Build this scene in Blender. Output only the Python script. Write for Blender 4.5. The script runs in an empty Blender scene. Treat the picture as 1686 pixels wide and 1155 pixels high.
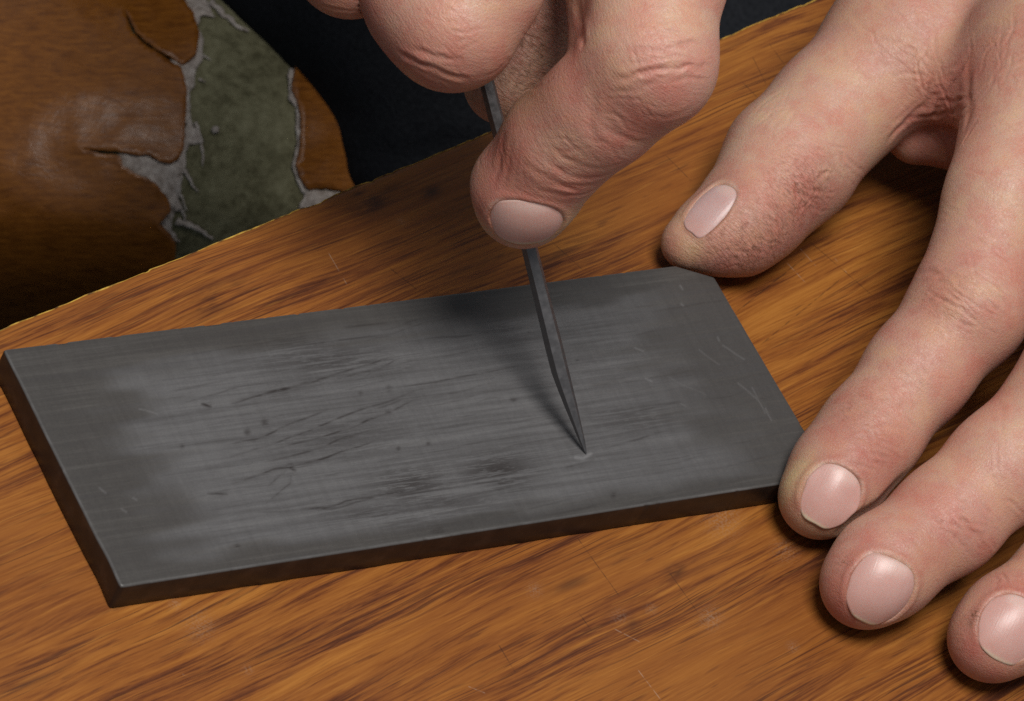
import bpy, math
import numpy as np
from mathutils import Matrix, Vector, geometry
from mathutils.bvhtree import BVHTree

S = 0.001                      # all lengths below are in millimetres
SC = bpy.context.scene
COL = SC.collection
rng = np.random.default_rng(7)

# ------------------------------------------------------------------ camera
RV = np.array([2.38689, -.3917, .67104]); CAM = np.array([-391.8, -392.4, 603.8]); FPX = 8330.
_t = np.linalg.norm(RV); _k = RV / _t
_K = np.array([[0, -_k[2], _k[1]], [_k[2], 0, -_k[0]], [-_k[1], _k[0], 0]])
R = np.eye(3) + np.sin(_t) * _K + (1 - np.cos(_t)) * _K @ _K      # world -> (right, down, forward)
cam_d = bpy.data.cameras.new('camera'); cam = bpy.data.objects.new('camera', cam_d); COL.objects.link(cam)
M = np.eye(4); M[:3, :3] = R.T @ np.diag([1., -1, -1]); M[:3, 3] = CAM * S
cam.matrix_world = Matrix(M.tolist())
cam_d.sensor_width = 36; cam_d.lens = 36 * FPX / 1686
cam_d.clip_start = .01; cam_d.clip_end = 20
cam_d.dof.use_dof = True; cam_d.dof.focus_distance = .872; cam_d.dof.aperture_fstop = 60
SC.camera = cam

# ------------------------------------------------------------------ light
W = bpy.data.worlds.new('World'); SC.world = W; W.use_nodes = True
bg = W.node_tree.nodes['Background']; bg.inputs[0].default_value = (.80, .90, 1., 1); bg.inputs[1].default_value = .215

def area_light(name, pos, target, size, power, color):
    d = bpy.data.lights.new(name, 'AREA'); d.shape = 'DISK'; d.size = size; d.energy = power; d.color = color
    o = bpy.data.objects.new(name, d); COL.objects.link(o)
    o.location = [c * S for c in pos]
    v = Vector([(a - b) * S for a, b in zip(target, pos)])
    o.rotation_euler = v.to_track_quat('-Z', 'Y').to_euler()
    return o
LDIR = np.array([-.20, -.17, .955]); LDIR /= np.linalg.norm(LDIR)
CENT = np.array([110., 30., 10.])
area_light('key_lamp', CENT + LDIR * 1400, CENT, .60, 24., (1., .975, .935))

SC.view_settings.view_transform = 'Standard'; SC.view_settings.look = 'None'
SC.view_settings.exposure = 0; SC.view_settings.gamma = 1
SC.render.engine = 'CYCLES'
SC.cycles.use_denoising = False
SC.cycles.max_bounces = 6; SC.cycles.diffuse_bounces = 3; SC.cycles.glossy_bounces = 3

# ------------------------------------------------------------------ helpers
def P(x, y, z=0.):
    """photo pixel + height above the board -> point"""
    d = R.T @ np.array([(x - 843) / FPX, (y - 577.5) / FPX, 1.]); return CAM + d * (z - CAM[2]) / d[2]
def Q(x, y, dep):
    """photo pixel + distance along the lens axis -> point"""
    return CAM + R.T @ (np.array([(x - 843) / FPX, (y - 577.5) / FPX, 1.]) * dep)
def Qv(x, y, dep):
    c = np.stack([(x - 843) / FPX * dep, (y - 577.5) / FPX * dep, dep], -1)
    return CAM + c @ R
def pix(X):
    c = (np.asarray(X, float) - CAM) @ R.T
    return np.stack([843 + FPX * c[..., 0] / c[..., 2], 577.5 + FPX * c[..., 1] / c[..., 2]], -1)

def new_mesh(name, V, F, mat=None, parent=None, smooth=True, attrs=None):
    me = bpy.data.meshes.new(name)
    V = np.asarray(V, np.float64)
    if isinstance(F, np.ndarray):
        n, k = F.shape
        me.vertices.add(len(V)); me.vertices.foreach_set('co', (V * S).astype(np.float32).ravel())
        me.loops.add(n * k); me.loops.foreach_set('vertex_index', F.astype(np.int32).ravel())
        me.polygons.add(n); me.polygons.foreach_set('loop_start', np.arange(0, n * k, k, dtype=np.int32))
        me.polygons.foreach_set('loop_total', np.full(n, k, np.int32))
        me.update(calc_edges=True); me.validate()
    else:
        me.from_pydata((V * S).tolist(), [], F); me.update()
    if smooth: me.polygons.foreach_set('use_smooth', np.ones(len(me.polygons), bool))
    for k, a in (attrs or {}).items(): set_attr(me, k, a)
    o = bpy.data.objects.new(name, me); COL.objects.link(o)
    if mat: me.materials.append(mat)
    if parent: o.parent = parent
    return o
def set_attr(me, name, a):
    a = np.asarray(a, np.float32)
    if a.ndim == 1:
        at = me.attributes.new(name, 'FLOAT', 'POINT'); at.data.foreach_set('value', a)
    else:
        at = me.attributes.new(name, 'FLOAT_COLOR', 'POINT')
        at.data.foreach_set('color', np.c_[a, np.ones(len(a), np.float32)].astype(np.float32).ravel())
def tag(o, label=None, cat=None, group=None, kind=None):
    for k, v in (('label', label), ('category', cat), ('group', group), ('kind', kind)):
        if v: o[k] = v
    return o
def empty(name, loc):
    o = bpy.data.objects.new(name, None); COL.objects.link(o); o.location = [c * S for c in loc]
    o.empty_display_size = .01; return o
def adopt(child, root):
    child.parent = root; child.matrix_parent_inverse = Matrix.Translation(root.location).inverted()

def lin(c): 
    c = np.asarray(c, float) / 255; return np.where(c <= .04045, c / 12.92, ((c + .055) / 1.055) ** 2.4)
def sst(a, b, x):
    t = np.clip((x - a) / (b - a), 0, 1); return t * t * (3 - 2 * t)

# value noise in numpy (for shapes)
def vnoise(p, seed=0):
    p = np.asarray(p, float); i = np.floor(p).astype(np.int64); f = p - i; f = f * f * (3 - 2 * f)
    D = p.shape[-1]; out = 0.
    for c in range(2 ** D):
        o = np.array([(c >> d) & 1 for d in range(D)]); q = i + o
        h = np.zeros(q.shape[:-1], np.uint64) + np.uint64(seed * 7919 + 13)
        for d in range(D):
            h = (h ^ (q[..., d].astype(np.uint64) * np.uint64([73856093, 19349663, 83492791][d]))) * np.uint64(0x9E3779B97F4A7C15)
            h ^= h >> np.uint64(29)
        v = (h >> np.uint64(11)).astype(np.float64) / float(1 << 53)
        out = out + v * np.prod(np.where(o == 1, f, 1 - f), -1)
    return out * 2 - 1

# ---------------------------------------------------------------- node helper
class NT:
    def __init__(s, name):
        s.m = bpy.data.materials.new(name); s.m.use_nodes = True; s.t = s.m.node_tree
        s.b = s.t.nodes['Principled BSDF']
    def n(s, typ, ins=None, **kw):
        nd = s.t.nodes.new(typ)
        for k, v in kw.items(): setattr(nd, k, v)
        for k, v in (ins or {}).items(): s.set(nd.inputs[k], v)
        return nd
    def set(s, sock, v):
        if isinstance(v, bpy.types.NodeSocket): s.t.links.new(v, sock)
        elif isinstance(v, bpy.types.Node): s.t.links.new(v.outputs[0], sock)
        else:
            if hasattr(sock.default_value, '__len__') and not hasattr(v, '__len__'): v = [v] * len(sock.default_value)
            if sock.type == 'RGBA' and len(v) == 3: v = (*v, 1)
            sock.default_value = v
    def math(s, op, a, b=0., clamp=False):
        return s.n('ShaderNodeMath', {0: a, 1: b}, operation=op, use_clamp=clamp).outputs[0]
    def mr(s, v, a, b, c=0., d=1., typ='SMOOTHSTEP'):
        return s.n('ShaderNodeMapRange', {0: v, 1: a, 2: b, 3: c, 4: d}, interpolation_type=typ).outputs[0]
    def mix(s, f, a, b, mode='MIX'):
        nd = s.t.nodes.new('ShaderNodeMix'); nd.data_type = 'RGBA'; nd.blend_type = mode
        s.set(nd.inputs[0], f); s.set(nd.inputs[6], a); s.set(nd.inputs[7], b); return nd.outputs[2]
    def coord(s, rot=(0, 0, 0), scale=(1, 1, 1), loc=(0, 0, 0)):
        tc = s.n('ShaderNodeTexCoord')
        return s.n('ShaderNodeMapping', {0: tc.outputs['Object'], 'Rotation': rot, 'Scale': scale, 'Location': loc}).outputs[0]
    def noise(s, vec, scale, detail=3., rough=.55, dist=0.):
        return s.n('ShaderNodeTexNoise', {'Vector': vec, 'Scale': scale, 'Detail': detail, 'Roughness': rough, 'Distortion': dist}).outputs[0]
    def ramp(s, f, stops):
        nd = s.n('ShaderNodeValToRGB', {0: f}); e = nd.color_ramp.elements
        while len(e) < len(stops): e.new(.5)
        for i, (p, c) in enumerate(stops): e[i].position = p; e[i].color = (*c, 1)
        return nd.outputs[0]
    def attr(s, name, out='Fac'): return s.n('ShaderNodeAttribute', attribute_name=name).outputs[out]
    def bump(s, h, strength, dist, normal=None):
        i = {'Height': h, 'Strength': strength, 'Distance': dist}
        if normal is not None: i['Normal'] = normal
        return s.n('ShaderNodeBump', i).outputs[0]
    def seg(s, vec, a, b, w, soft=.6):
        """thin straight mark from a to b (mm, board plane)"""
        a = np.array([*a[:2], 0]); b = np.array([*b[:2], 0]); L = np.linalg.norm(b - a); u = (b - a) / L; v = np.array([-u[1], u[0], 0])
        c = (a + b) / 2
        d = s.n('ShaderNodeVectorMath', {0: vec, 1: tuple(c * S)}, operation='SUBTRACT').outputs[0]
        su = s.n('ShaderNodeVectorMath', {0: d, 1: tuple(u)}, operation='DOT_PRODUCT').outputs['Value']
        sv = s.n('ShaderNodeVectorMath', {0: d, 1: tuple(v)}, operation='DOT_PRODUCT').outputs['Value']
        mu = s.mr(s.math('ABSOLUTE', su), L / 2 * S, L / 2 * S * .8)
        mv = s.mr(s.math('ABSOLUTE', sv), w * S, w * S * .2)
        return s.math('MULTIPLY', mu, mv)

# ================================================================= MATERIALS
SL, SW, ST = 144.07, 50., 5.95     # the stone's length, width, thickness
GR = math.atan2(55.8, 203.6)            # direction of the grain and of the board's edge
def mat_board():
    n = NT('wood_laminate'); b = n.b
    vec = n.coord()
    g = n.coord(rot=(0, 0, -GR))
    def st(a, c): return n.n('ShaderNodeMapping', {0: g, 'Scale': (a, c, c)}).outputs[0]
    warp = n.noise(st(12, 60), 1., 2.)
    wv = n.n('ShaderNodeVectorMath', {0: g, 1: n.n('ShaderNodeCombineXYZ', {1: n.math('MULTIPLY', n.math('SUBTRACT', warp, .5), .006)})}, operation='ADD').outputs[0]
    def st2(a, c): return n.n('ShaderNodeMapping', {0: wv, 'Scale': (a, c, c)}).outputs[0]
    big = n.noise(st2(9, 75), 1., 3., .6)                  # broad bands
    mid = n.noise(st2(17, 520), 1., 6., .66, .12)          # lens-shaped figure
    fin = n.noise(st2(75, 2000), 1., 5., .72)              # fibres
    pore = n.noise(st2(85, 1200), 1., 3., .55, .2)
    f = n.math('ADD', n.math('MULTIPLY', big, .26), n.math('MULTIPLY', mid, .44))
    f = n.math('ADD', f, n.math('MULTIPLY', fin, .30))
    calm = n.noise(st(9, 28), 1., 2.)                      # quiet and lively areas of the figure
    f = n.math('ADD', .495, n.math('MULTIPLY', n.math('SUBTRACT', f, .495), n.mr(calm, .36, .62, .55, 1.5)))
    colr = n.ramp(f, [(.37, (.058, .0165, .0065)), (.43, (.122, .0360, .0095)), (.49, (.205, .0680, .0130)), (.56, (.255, .0910, .0158)), (.66, (.325, .128, .0225))])
    pm = n.mr(pore, .58, .70, 0., .50)
    colr = n.mix(pm, colr, (.070, .022, .009))
    thin = n.noise(st2(26, 2100), 1., 3., .6)              # hair-fine dark lines, in drifts
    drift = n.noise(st2(14, 110), 1., 2.)
    colr = n.mix(n.math('MULTIPLY', n.mr(thin, .53, .64), n.mr(drift, .40, .62, .05, .85)), colr, (.062, .0185, .0075))
    gold = n.noise(st2(60, 1900), 1., 3., .6)
    colr = n.mix(n.mr(gold, .56, .70, 0., .42), colr, (.36, .150, .027))
    cloud = n.noise(vec, 22., 3.)
    colr = n.mix(n.mr(cloud, .35, .7, 0., .45), colr, (.72, .60, .52), 'MULTIPLY')
    st_a = n.attr('stain')
    brk = n.noise(st(60, 260), 1., 4., .65)
    colr = n.mix(n.math('MULTIPLY', st_a, n.mr(brk, .38, .58)), colr, (.028, .011, .007))
    du = n.math('MULTIPLY', n.attr('dust'), n.mr(n.noise(vec, 2200., 3.), .40, .62))
    colr = n.mix(n.math('MULTIPLY', du, .30), colr, (.30, .22, .16))
    # scratches: fine dark cuts across the grain and pale scuffs
    cuts = [((948, 882), (1022, 985)), ((952, 1008), (975, 1040)), ((1238, 92), (1262, 140)), ((1215, 128), (1290, 205)), ((1265, 70), (1300, 118)),
            ((1095, 255), (1140, 300)), ((1330, 395), (1440, 490)), ((1205, 520), (1330, 420)), ((1250, 570), (1390, 455)), ((905, 395), (960, 445)),
            ((640, 600 - 160), (690, 480)), ((820, 1060), (850, 1110)), ((1100, 940), (1150, 1010))]
    scuf = [((540, 415), (572, 470)), ((1048, 1100), (1090, 1155)), ((1302, 392), (1345, 440)), ((1010, 1035), (1055, 1058)), ((1270, 405), (1330, 470)),
            ((1370, 420), (1395, 450)), ((300, 1110), (312, 1118)), ((770, 1130), (800, 1142))]
    def total(L, w):
        acc = None
        for a_, b_ in L:
            m_ = n.seg(vec, P(*a_), P(*b_), w)
            acc = m_ if acc is None else n.math('MAXIMUM', acc, m_)
        return acc
    jit = n.noise(vec, 600., 2.)
    cm = n.math('MULTIPLY', total(cuts, .17), n.mr(jit, .3, .6, .05, .55))
    colr = n.mix(cm, colr, (.018, .009, .006))
    sm = n.math('MULTIPLY', total(scuf, .16), n.mr(jit, .4, .6, 0., .28))
    colr = n.mix(sm, colr, (.42, .33, .25))
    # tiny pale specks of grit
    vo = n.n('ShaderNodeTexVoronoi', {'Vector': vec, 'Scale': 55.})
    sp = n.math('MULTIPLY', n.mr(vo.outputs['Distance'], .030, .014), n.mr(n.n('ShaderNodeSeparateColor', {0: vo.outputs['Color']}).outputs[0], .70, .74))
    colr = n.mix(sp, colr, (.5, .43, .36))
    n.set(b.inputs['Base Color'], colr)
    n.set(b.inputs['Roughness'], n.mr(fin, .3, .7, .44, .60))
    b.inputs['Specular IOR Level'].default_value = .22
    h = n.noise(st(42, 1250), 1., 3., .6)
    n.set(b.inputs['Normal'], n.bump(h, .35, .00012))
    return n.m

def mat_edge():
    n = NT('board_edge_core'); vec = n.coord()
    c = n.ramp(n.noise(vec, 420., 4.), [(.35, (.07, .03, .004)), (.5, (.34, .19, .022)), (.68, (.50, .32, .05))])
    n.set(n.b.inputs['Base Color'], c); n.b.inputs['Roughness'].default_value = .7
    n.set(n.b.inputs['Normal'], n.bump(n.noise(vec, 900., 3.), .6, .0003))
    return n.m

def mat_stone():
    n = NT('oilstone'); b = n.b; vec = n.coord()
    def st(a, c, r=0.): return n.coord(rot=(0, 0, r), scale=(a, c, c))
    s1 = n.noise(st(22, 520, -.05), 1., 6., .72, .2)       # long rubbing streaks
    s2 = n.noise(st(45, 1500, -.10), 1., 4., .68)
    s3 = n.noise(st(900, 60, .1), 1., 2., .5)              # faint cross hatch
    gr = n.noise(vec, 2600., 3., .7)
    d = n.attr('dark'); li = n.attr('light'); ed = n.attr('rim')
    f = n.math('ADD', n.math('MULTIPLY', s1, .55), n.math('MULTIPLY', s2, .35))
    f = n.math('ADD', f, n.math('MULTIPLY', s3, .10))
    # the rubbed-bare middle against the oil-browned rim with its painted shade, ragged along streaks
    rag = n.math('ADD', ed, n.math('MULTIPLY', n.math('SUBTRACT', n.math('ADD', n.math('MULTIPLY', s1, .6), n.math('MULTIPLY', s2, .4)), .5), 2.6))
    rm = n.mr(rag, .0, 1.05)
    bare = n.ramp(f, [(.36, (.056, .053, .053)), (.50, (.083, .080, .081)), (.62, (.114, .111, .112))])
    oily_dim = n.ramp(f, [(.36, (.036, .032, .030)), (.50, (.049, .045, .042)), (.66, (.070, .065, .061))])
    c = n.mix(rm, bare, oily_dim)
    sa = n.noise(st(55, 1300, -.12), 1., 4., .7, .3); sb = n.noise(st(260, 1500, -.05), 1., 3., .7)
    dk = n.math('MULTIPLY', d, n.math('MULTIPLY', n.mr(sa, .40, .52, .04, 1.), n.mr(sb, .36, .50, .25, 1.)))
    dk = n.math('MAXIMUM', dk, n.math('MULTIPLY', n.math('MULTIPLY', n.attr('line'), 1.3), n.mr(sb, .30, .46, .45, 1.)))
    c = n.mix(n.math('MULTIPLY', dk, .9, True), c, (.018, .014, .013))
    # pinholes
    pn = n.mr(n.noise(vec, 1500., 2., .6), .70, .80, 0., .5)
    c = n.mix(n.math('MULTIPLY', pn, n.mr(n.noise(vec, 60., 2.), .45, .65)), c, (.02, .017, .016))
    c = n.mix(n.math('MULTIPLY', li, .20), c, (.26, .255, .26))
    c = n.mix(n.mr(gr, .3, .7, 0., .35), c, (.65, .65, .66), 'MULTIPLY')
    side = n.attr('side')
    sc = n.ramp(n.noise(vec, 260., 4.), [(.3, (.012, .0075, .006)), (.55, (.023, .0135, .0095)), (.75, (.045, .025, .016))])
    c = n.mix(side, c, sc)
    n.set(b.inputs['Base Color'], c)
    n.set(b.inputs['Roughness'], n.mr(rm, 0, 1, .56, .44))
    b.inputs['Specular IOR Level'].default_value = .38
    h = n.math('ADD', n.math('MULTIPLY', gr, .5), n.math('MULTIPLY', s2, .6))
    n.set(b.inputs['Normal'], n.bump(h, .28, .00010))
    return n.m

def mat_skin(axis):
    """skin; axis: along the fingers, so the fine lines run across them"""
    n = NT('skin'); b = n.b; vec = n.coord(); axis = np.array(axis) / np.linalg.norm(axis)
    c = n.attr('col', 'Color'); wr = n.attr('wrinkle'); dirt = n.attr('dirt')
    VM = lambda op, a_, b_: n.n('ShaderNodeVectorMath', {0: a_, 1: b_}, operation=op).outputs[0]
    m0 = n.noise(vec, 75., 2., .6); m1 = n.noise(vec, 230., 4., .65); m2 = n.noise(vec, 900., 3., .65); m3 = n.noise(vec, 3400., 2., .6)
    c = n.mix(n.mr(m0, .48, .62, 0., .75), c, (1.0, .83, .82), 'MULTIPLY')
    c = n.mix(n.mr(m0, .50, .36, 0., .80), c, (1.05, 1.09, 1.00), 'MULTIPLY')
    c = n.mix(n.mr(m1, .48, .62, 0., .70), c, (.97, .82, .82), 'MULTIPLY')
    c = n.mix(n.mr(m1, .50, .36, 0., .70), c, (1.04, 1.07, .99), 'MULTIPLY')
    c = n.mix(n.mr(m2, .48, .66, 0., .35), c, (.90, .80, .76), 'MULTIPLY')
    c = n.mix(n.mr(m3, .50, .75, 0., .18), c, (.82, .74, .70), 'MULTIPLY')
    along = n.n('ShaderNodeVectorMath', {0: vec, 1: tuple(axis)}, operation='DOT_PRODUCT').outputs['Value']
    sv = VM('ADD', vec, n.n('ShaderNodeVectorMath', {0: tuple(axis), 'Scale': n.math('MULTIPLY', along, 5.)}, operation='SCALE').outputs[0])
    lines = n.noise(sv, 330., 4., .68, .5)
    wob = VM('MULTIPLY', n.n('ShaderNodeTexNoise', {'Vector': vec, 'Scale': 500., 'Detail': 3.}).outputs[1], (.0012, .0012, .0012))
    vo = n.n('ShaderNodeTexVoronoi', {'Vector': VM('ADD', vec, wob), 'Scale': 1500.}, feature='DISTANCE_TO_EDGE')
    cell = n.mr(vo.outputs['Distance'], .0, .2)
    wob2 = VM('MULTIPLY', n.n('ShaderNodeTexNoise', {'Vector': vec, 'Scale': 300., 'Detail': 4.}).outputs[1], (.004, .004, .004))
    big = n.n('ShaderNodeTexVoronoi', {'Vector': VM('ADD', sv, wob2), 'Scale': 330.}, feature='DISTANCE_TO_EDGE')
    bc = n.mr(big.outputs['Distance'], .0, .10)
    crk = n.math('SUBTRACT', 1., bc)
    dm = n.math('MULTIPLY', dirt, n.math('ADD', n.math('MULTIPLY', crk, .45), n.mr(m2, .45, .72, .02, .45)), True)
    c = n.mix(dm, c, (.10, .045, .022))
    n.set(b.inputs['Base Color'], c)
    b.inputs['Subsurface Weight'].default_value = .40
    b.inputs['Subsurface Radius'].default_value = (1., .34, .18)
    b.inputs['Subsurface Scale'].default_value = .0012
    n.set(b.inputs['Roughness'], n.mr(m2, .3, .7, .40, .58))
    b.inputs['Specular IOR Level'].default_value = .40
    h = n.math('ADD', n.math('MULTIPLY', cell, .22), n.math('MULTIPLY', m3, .30))
    h = n.math('ADD', h, n.math('MULTIPLY', lines, n.math('ADD', .95, n.math('MULTIPLY', wr, 1.2))))
    h = n.math('ADD', h, n.math('MULTIPLY', n.math('MULTIPLY', bc, wr), .35))
    n.set(b.inputs['Normal'], n.bump(h, .55, .00020))
    return n.m

def mat_nail():
    n = NT('fingernail'); b = n.b; vec = n.coord()
    c = n.attr('col', 'Color')
    m1 = n.noise(vec, 330., 3., .6)
    c = n.mix(n.mr(m1, .4, .7, 0., .30), c, (.92, .80, .78), 'MULTIPLY')
    n.set(b.inputs['Base Color'], c)
    b.inputs['Subsurface Weight'].default_value = .4
    b.inputs['Subsurface Radius'].default_value = (1., .4, .3); b.inputs['Subsurface Scale'].default_value = .0012
    b.inputs['Roughness'].default_value = .37; b.inputs['Specular IOR Level'].default_value = .42
    rd = n.noise(n.n('ShaderNodeMapping', {0: n.attr('lie', 'Vector'), 'Scale': (.12, 2.6, 1)}).outputs[0], 1., 3., .6)
    n.set(b.inputs['Normal'], n.bump(n.math('ADD', rd, n.math('MULTIPLY', n.noise(vec, 2200., 2.), .5)), .30, .00012))
    return n.m

def mat_steel():
    n = NT('graver_steel'); b = n.b; vec = n.coord()
    f = n.noise(vec, 700., 3., .6); g = n.noise(vec, 3500., 2., .6)
    c = n.ramp(f, [(.3, (.124, .117, .118)), (.5, (.134, .128, .130)), (.7, (.146, .140, .143))])
    # nicks in the ridge, their glints painted as bright spots
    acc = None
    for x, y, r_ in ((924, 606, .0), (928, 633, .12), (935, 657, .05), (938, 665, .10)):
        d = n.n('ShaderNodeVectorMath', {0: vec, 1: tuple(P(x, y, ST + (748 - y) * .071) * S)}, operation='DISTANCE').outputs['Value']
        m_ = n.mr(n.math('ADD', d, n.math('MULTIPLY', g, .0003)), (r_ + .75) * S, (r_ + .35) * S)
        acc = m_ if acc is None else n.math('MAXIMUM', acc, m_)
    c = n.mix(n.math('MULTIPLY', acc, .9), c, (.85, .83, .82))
    n.set(b.inputs['Base Color'], c)
    b.inputs['Metallic'].default_value = .8
    n.set(b.inputs['Roughness'], n.mr(f, .3, .7, .36, .48))
    n.set(b.inputs['Normal'], n.bump(g, .03, .00003))
    return n.m

def mat_vinyl():
    n = NT('brown_vinyl'); b = n.b; vec = n.coord()
    tc = n.attr('uvw', 'Vector')
    def st(a, c): return n.n('ShaderNodeMapping', {0: tc, 'Scale': (a, c, 1)}).outputs[0]
    f = n.math('ADD', n.math('MULTIPLY', n.noise(st(3, 16), 1., 4., .6, .4), .6), n.math('MULTIPLY', n.noise(st(14, 150), 1., 3., .6), .4))
    c = n.ramp(f, [(.36, (.100, .030, .0032)), (.5, (.175, .057, .0060)), (.66, (.25, .088, .0105))])
    n.set(b.inputs['Base Color'], c)
    n.set(b.inputs['Roughness'], n.mr(n.noise(tc, 30., 3.), .3, .7, .34, .46))
    b.inputs['Specular IOR Level'].default_value = .45
    wr = n.noise(st(5, 8), 1., 4., .62, .8); fine = n.noise(st(30, 60), 1., 3., .6)
    crk = n.n('ShaderNodeTexVoronoi', {'Vector': n.n('ShaderNodeMapping', {0: tc, 'Scale': (4.5, 7., 1)}).outputs[0], 'Scale': 1., 'Randomness': 1.}, feature='DISTANCE_TO_EDGE')
    h = n.math('ADD', n.math('MULTIPLY', wr, 1.), n.math('MULTIPLY', fine, .05))
    h = n.math('ADD', h, n.math('MULTIPLY', n.mr(crk.outputs['Distance'], 0, .06), .10))
    n.set(b.inputs['Normal'], n.bump(h, .5, .00030))
    return n.m

def mat_foam():
    n = NT('green_felt'); b = n.b; vec = n.coord()
    f = n.math('ADD', n.math('MULTIPLY', n.noise(vec, 420., 5., .75), .7), n.math('MULTIPLY', n.noise(vec, 90., 3.), .3))
    c = n.ramp(f, [(.36, (.080, .073, .040)), (.5, (.148, .137, .080)), (.66, (.215, .202, .125))])
    n.set(b.inputs['Base Color'], c); b.inputs['Roughness'].default_value = .95
    b.inputs['Specular IOR Level'].default_value = .1
    n.set(b.inputs['Normal'], n.bump(f, .8, .0008))
    return n.m
def mat_backing():
    n = NT('torn_backing_cloth'); b = n.b; vec = n.coord()
    f = n.noise(vec, 480., 5., .7)
    n.set(b.inputs['Base Color'], n.ramp(f, [(.3, (.16, .125, .10)), (.5, (.34, .29, .26)), (.7, (.50, .45, .41))])); b.inputs['Roughness'].default_value = .95
    n.set(b.inputs['Normal'], n.bump(f, .7, .0006))
    return n.m
def mat_cloth():
    n = NT('black_cloth'); b = n.b; vec = n.coord()
    f = n.noise(vec, 900., 4., .7)
    n.set(b.inputs['Base Color'], n.ramp(f, [(.3, (.0065, .0070, .0088)), (.7, (.0150, .0160, .0190))])); b.inputs['Roughness'].default_value = .95
    b.inputs['Specular IOR Level'].default_value = .08
    n.set(b.inputs['Normal'], n.bump(f, .6, .0005))
    return n.m
def mat_floor():
    n = NT('dark_floor'); b = n.b; vec = n.coord()
    f = n.noise(vec, 14., 4., .7)
    n.set(b.inputs['Base Color'], n.ramp(f, [(.3, (.0025, .0045, .0060)), (.7, (.006, .0095, .012))])); b.inputs['Roughness'].default_value = .9
    b.inputs['Specular IOR Level'].default_value = .1
    return n.m
MB, ME, MS, MN, MT, MV, MF, MW, MC, MFL = (f() for f in (mat_board, mat_edge, mat_stone, mat_nail, mat_steel, mat_vinyl, mat_foam, mat_backing, mat_cloth, mat_floor))

# ================================================================= FLOOR
fl = new_mesh('floor', [[-2500, -2500, -420], [3500, -2500, -420], [3500, 3500, -420], [-2500, 3500, -420]], [[0, 1, 2, 3]], MFL)
tag(fl, 'dark floor lost in shadow below the board', kind='structure')

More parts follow.
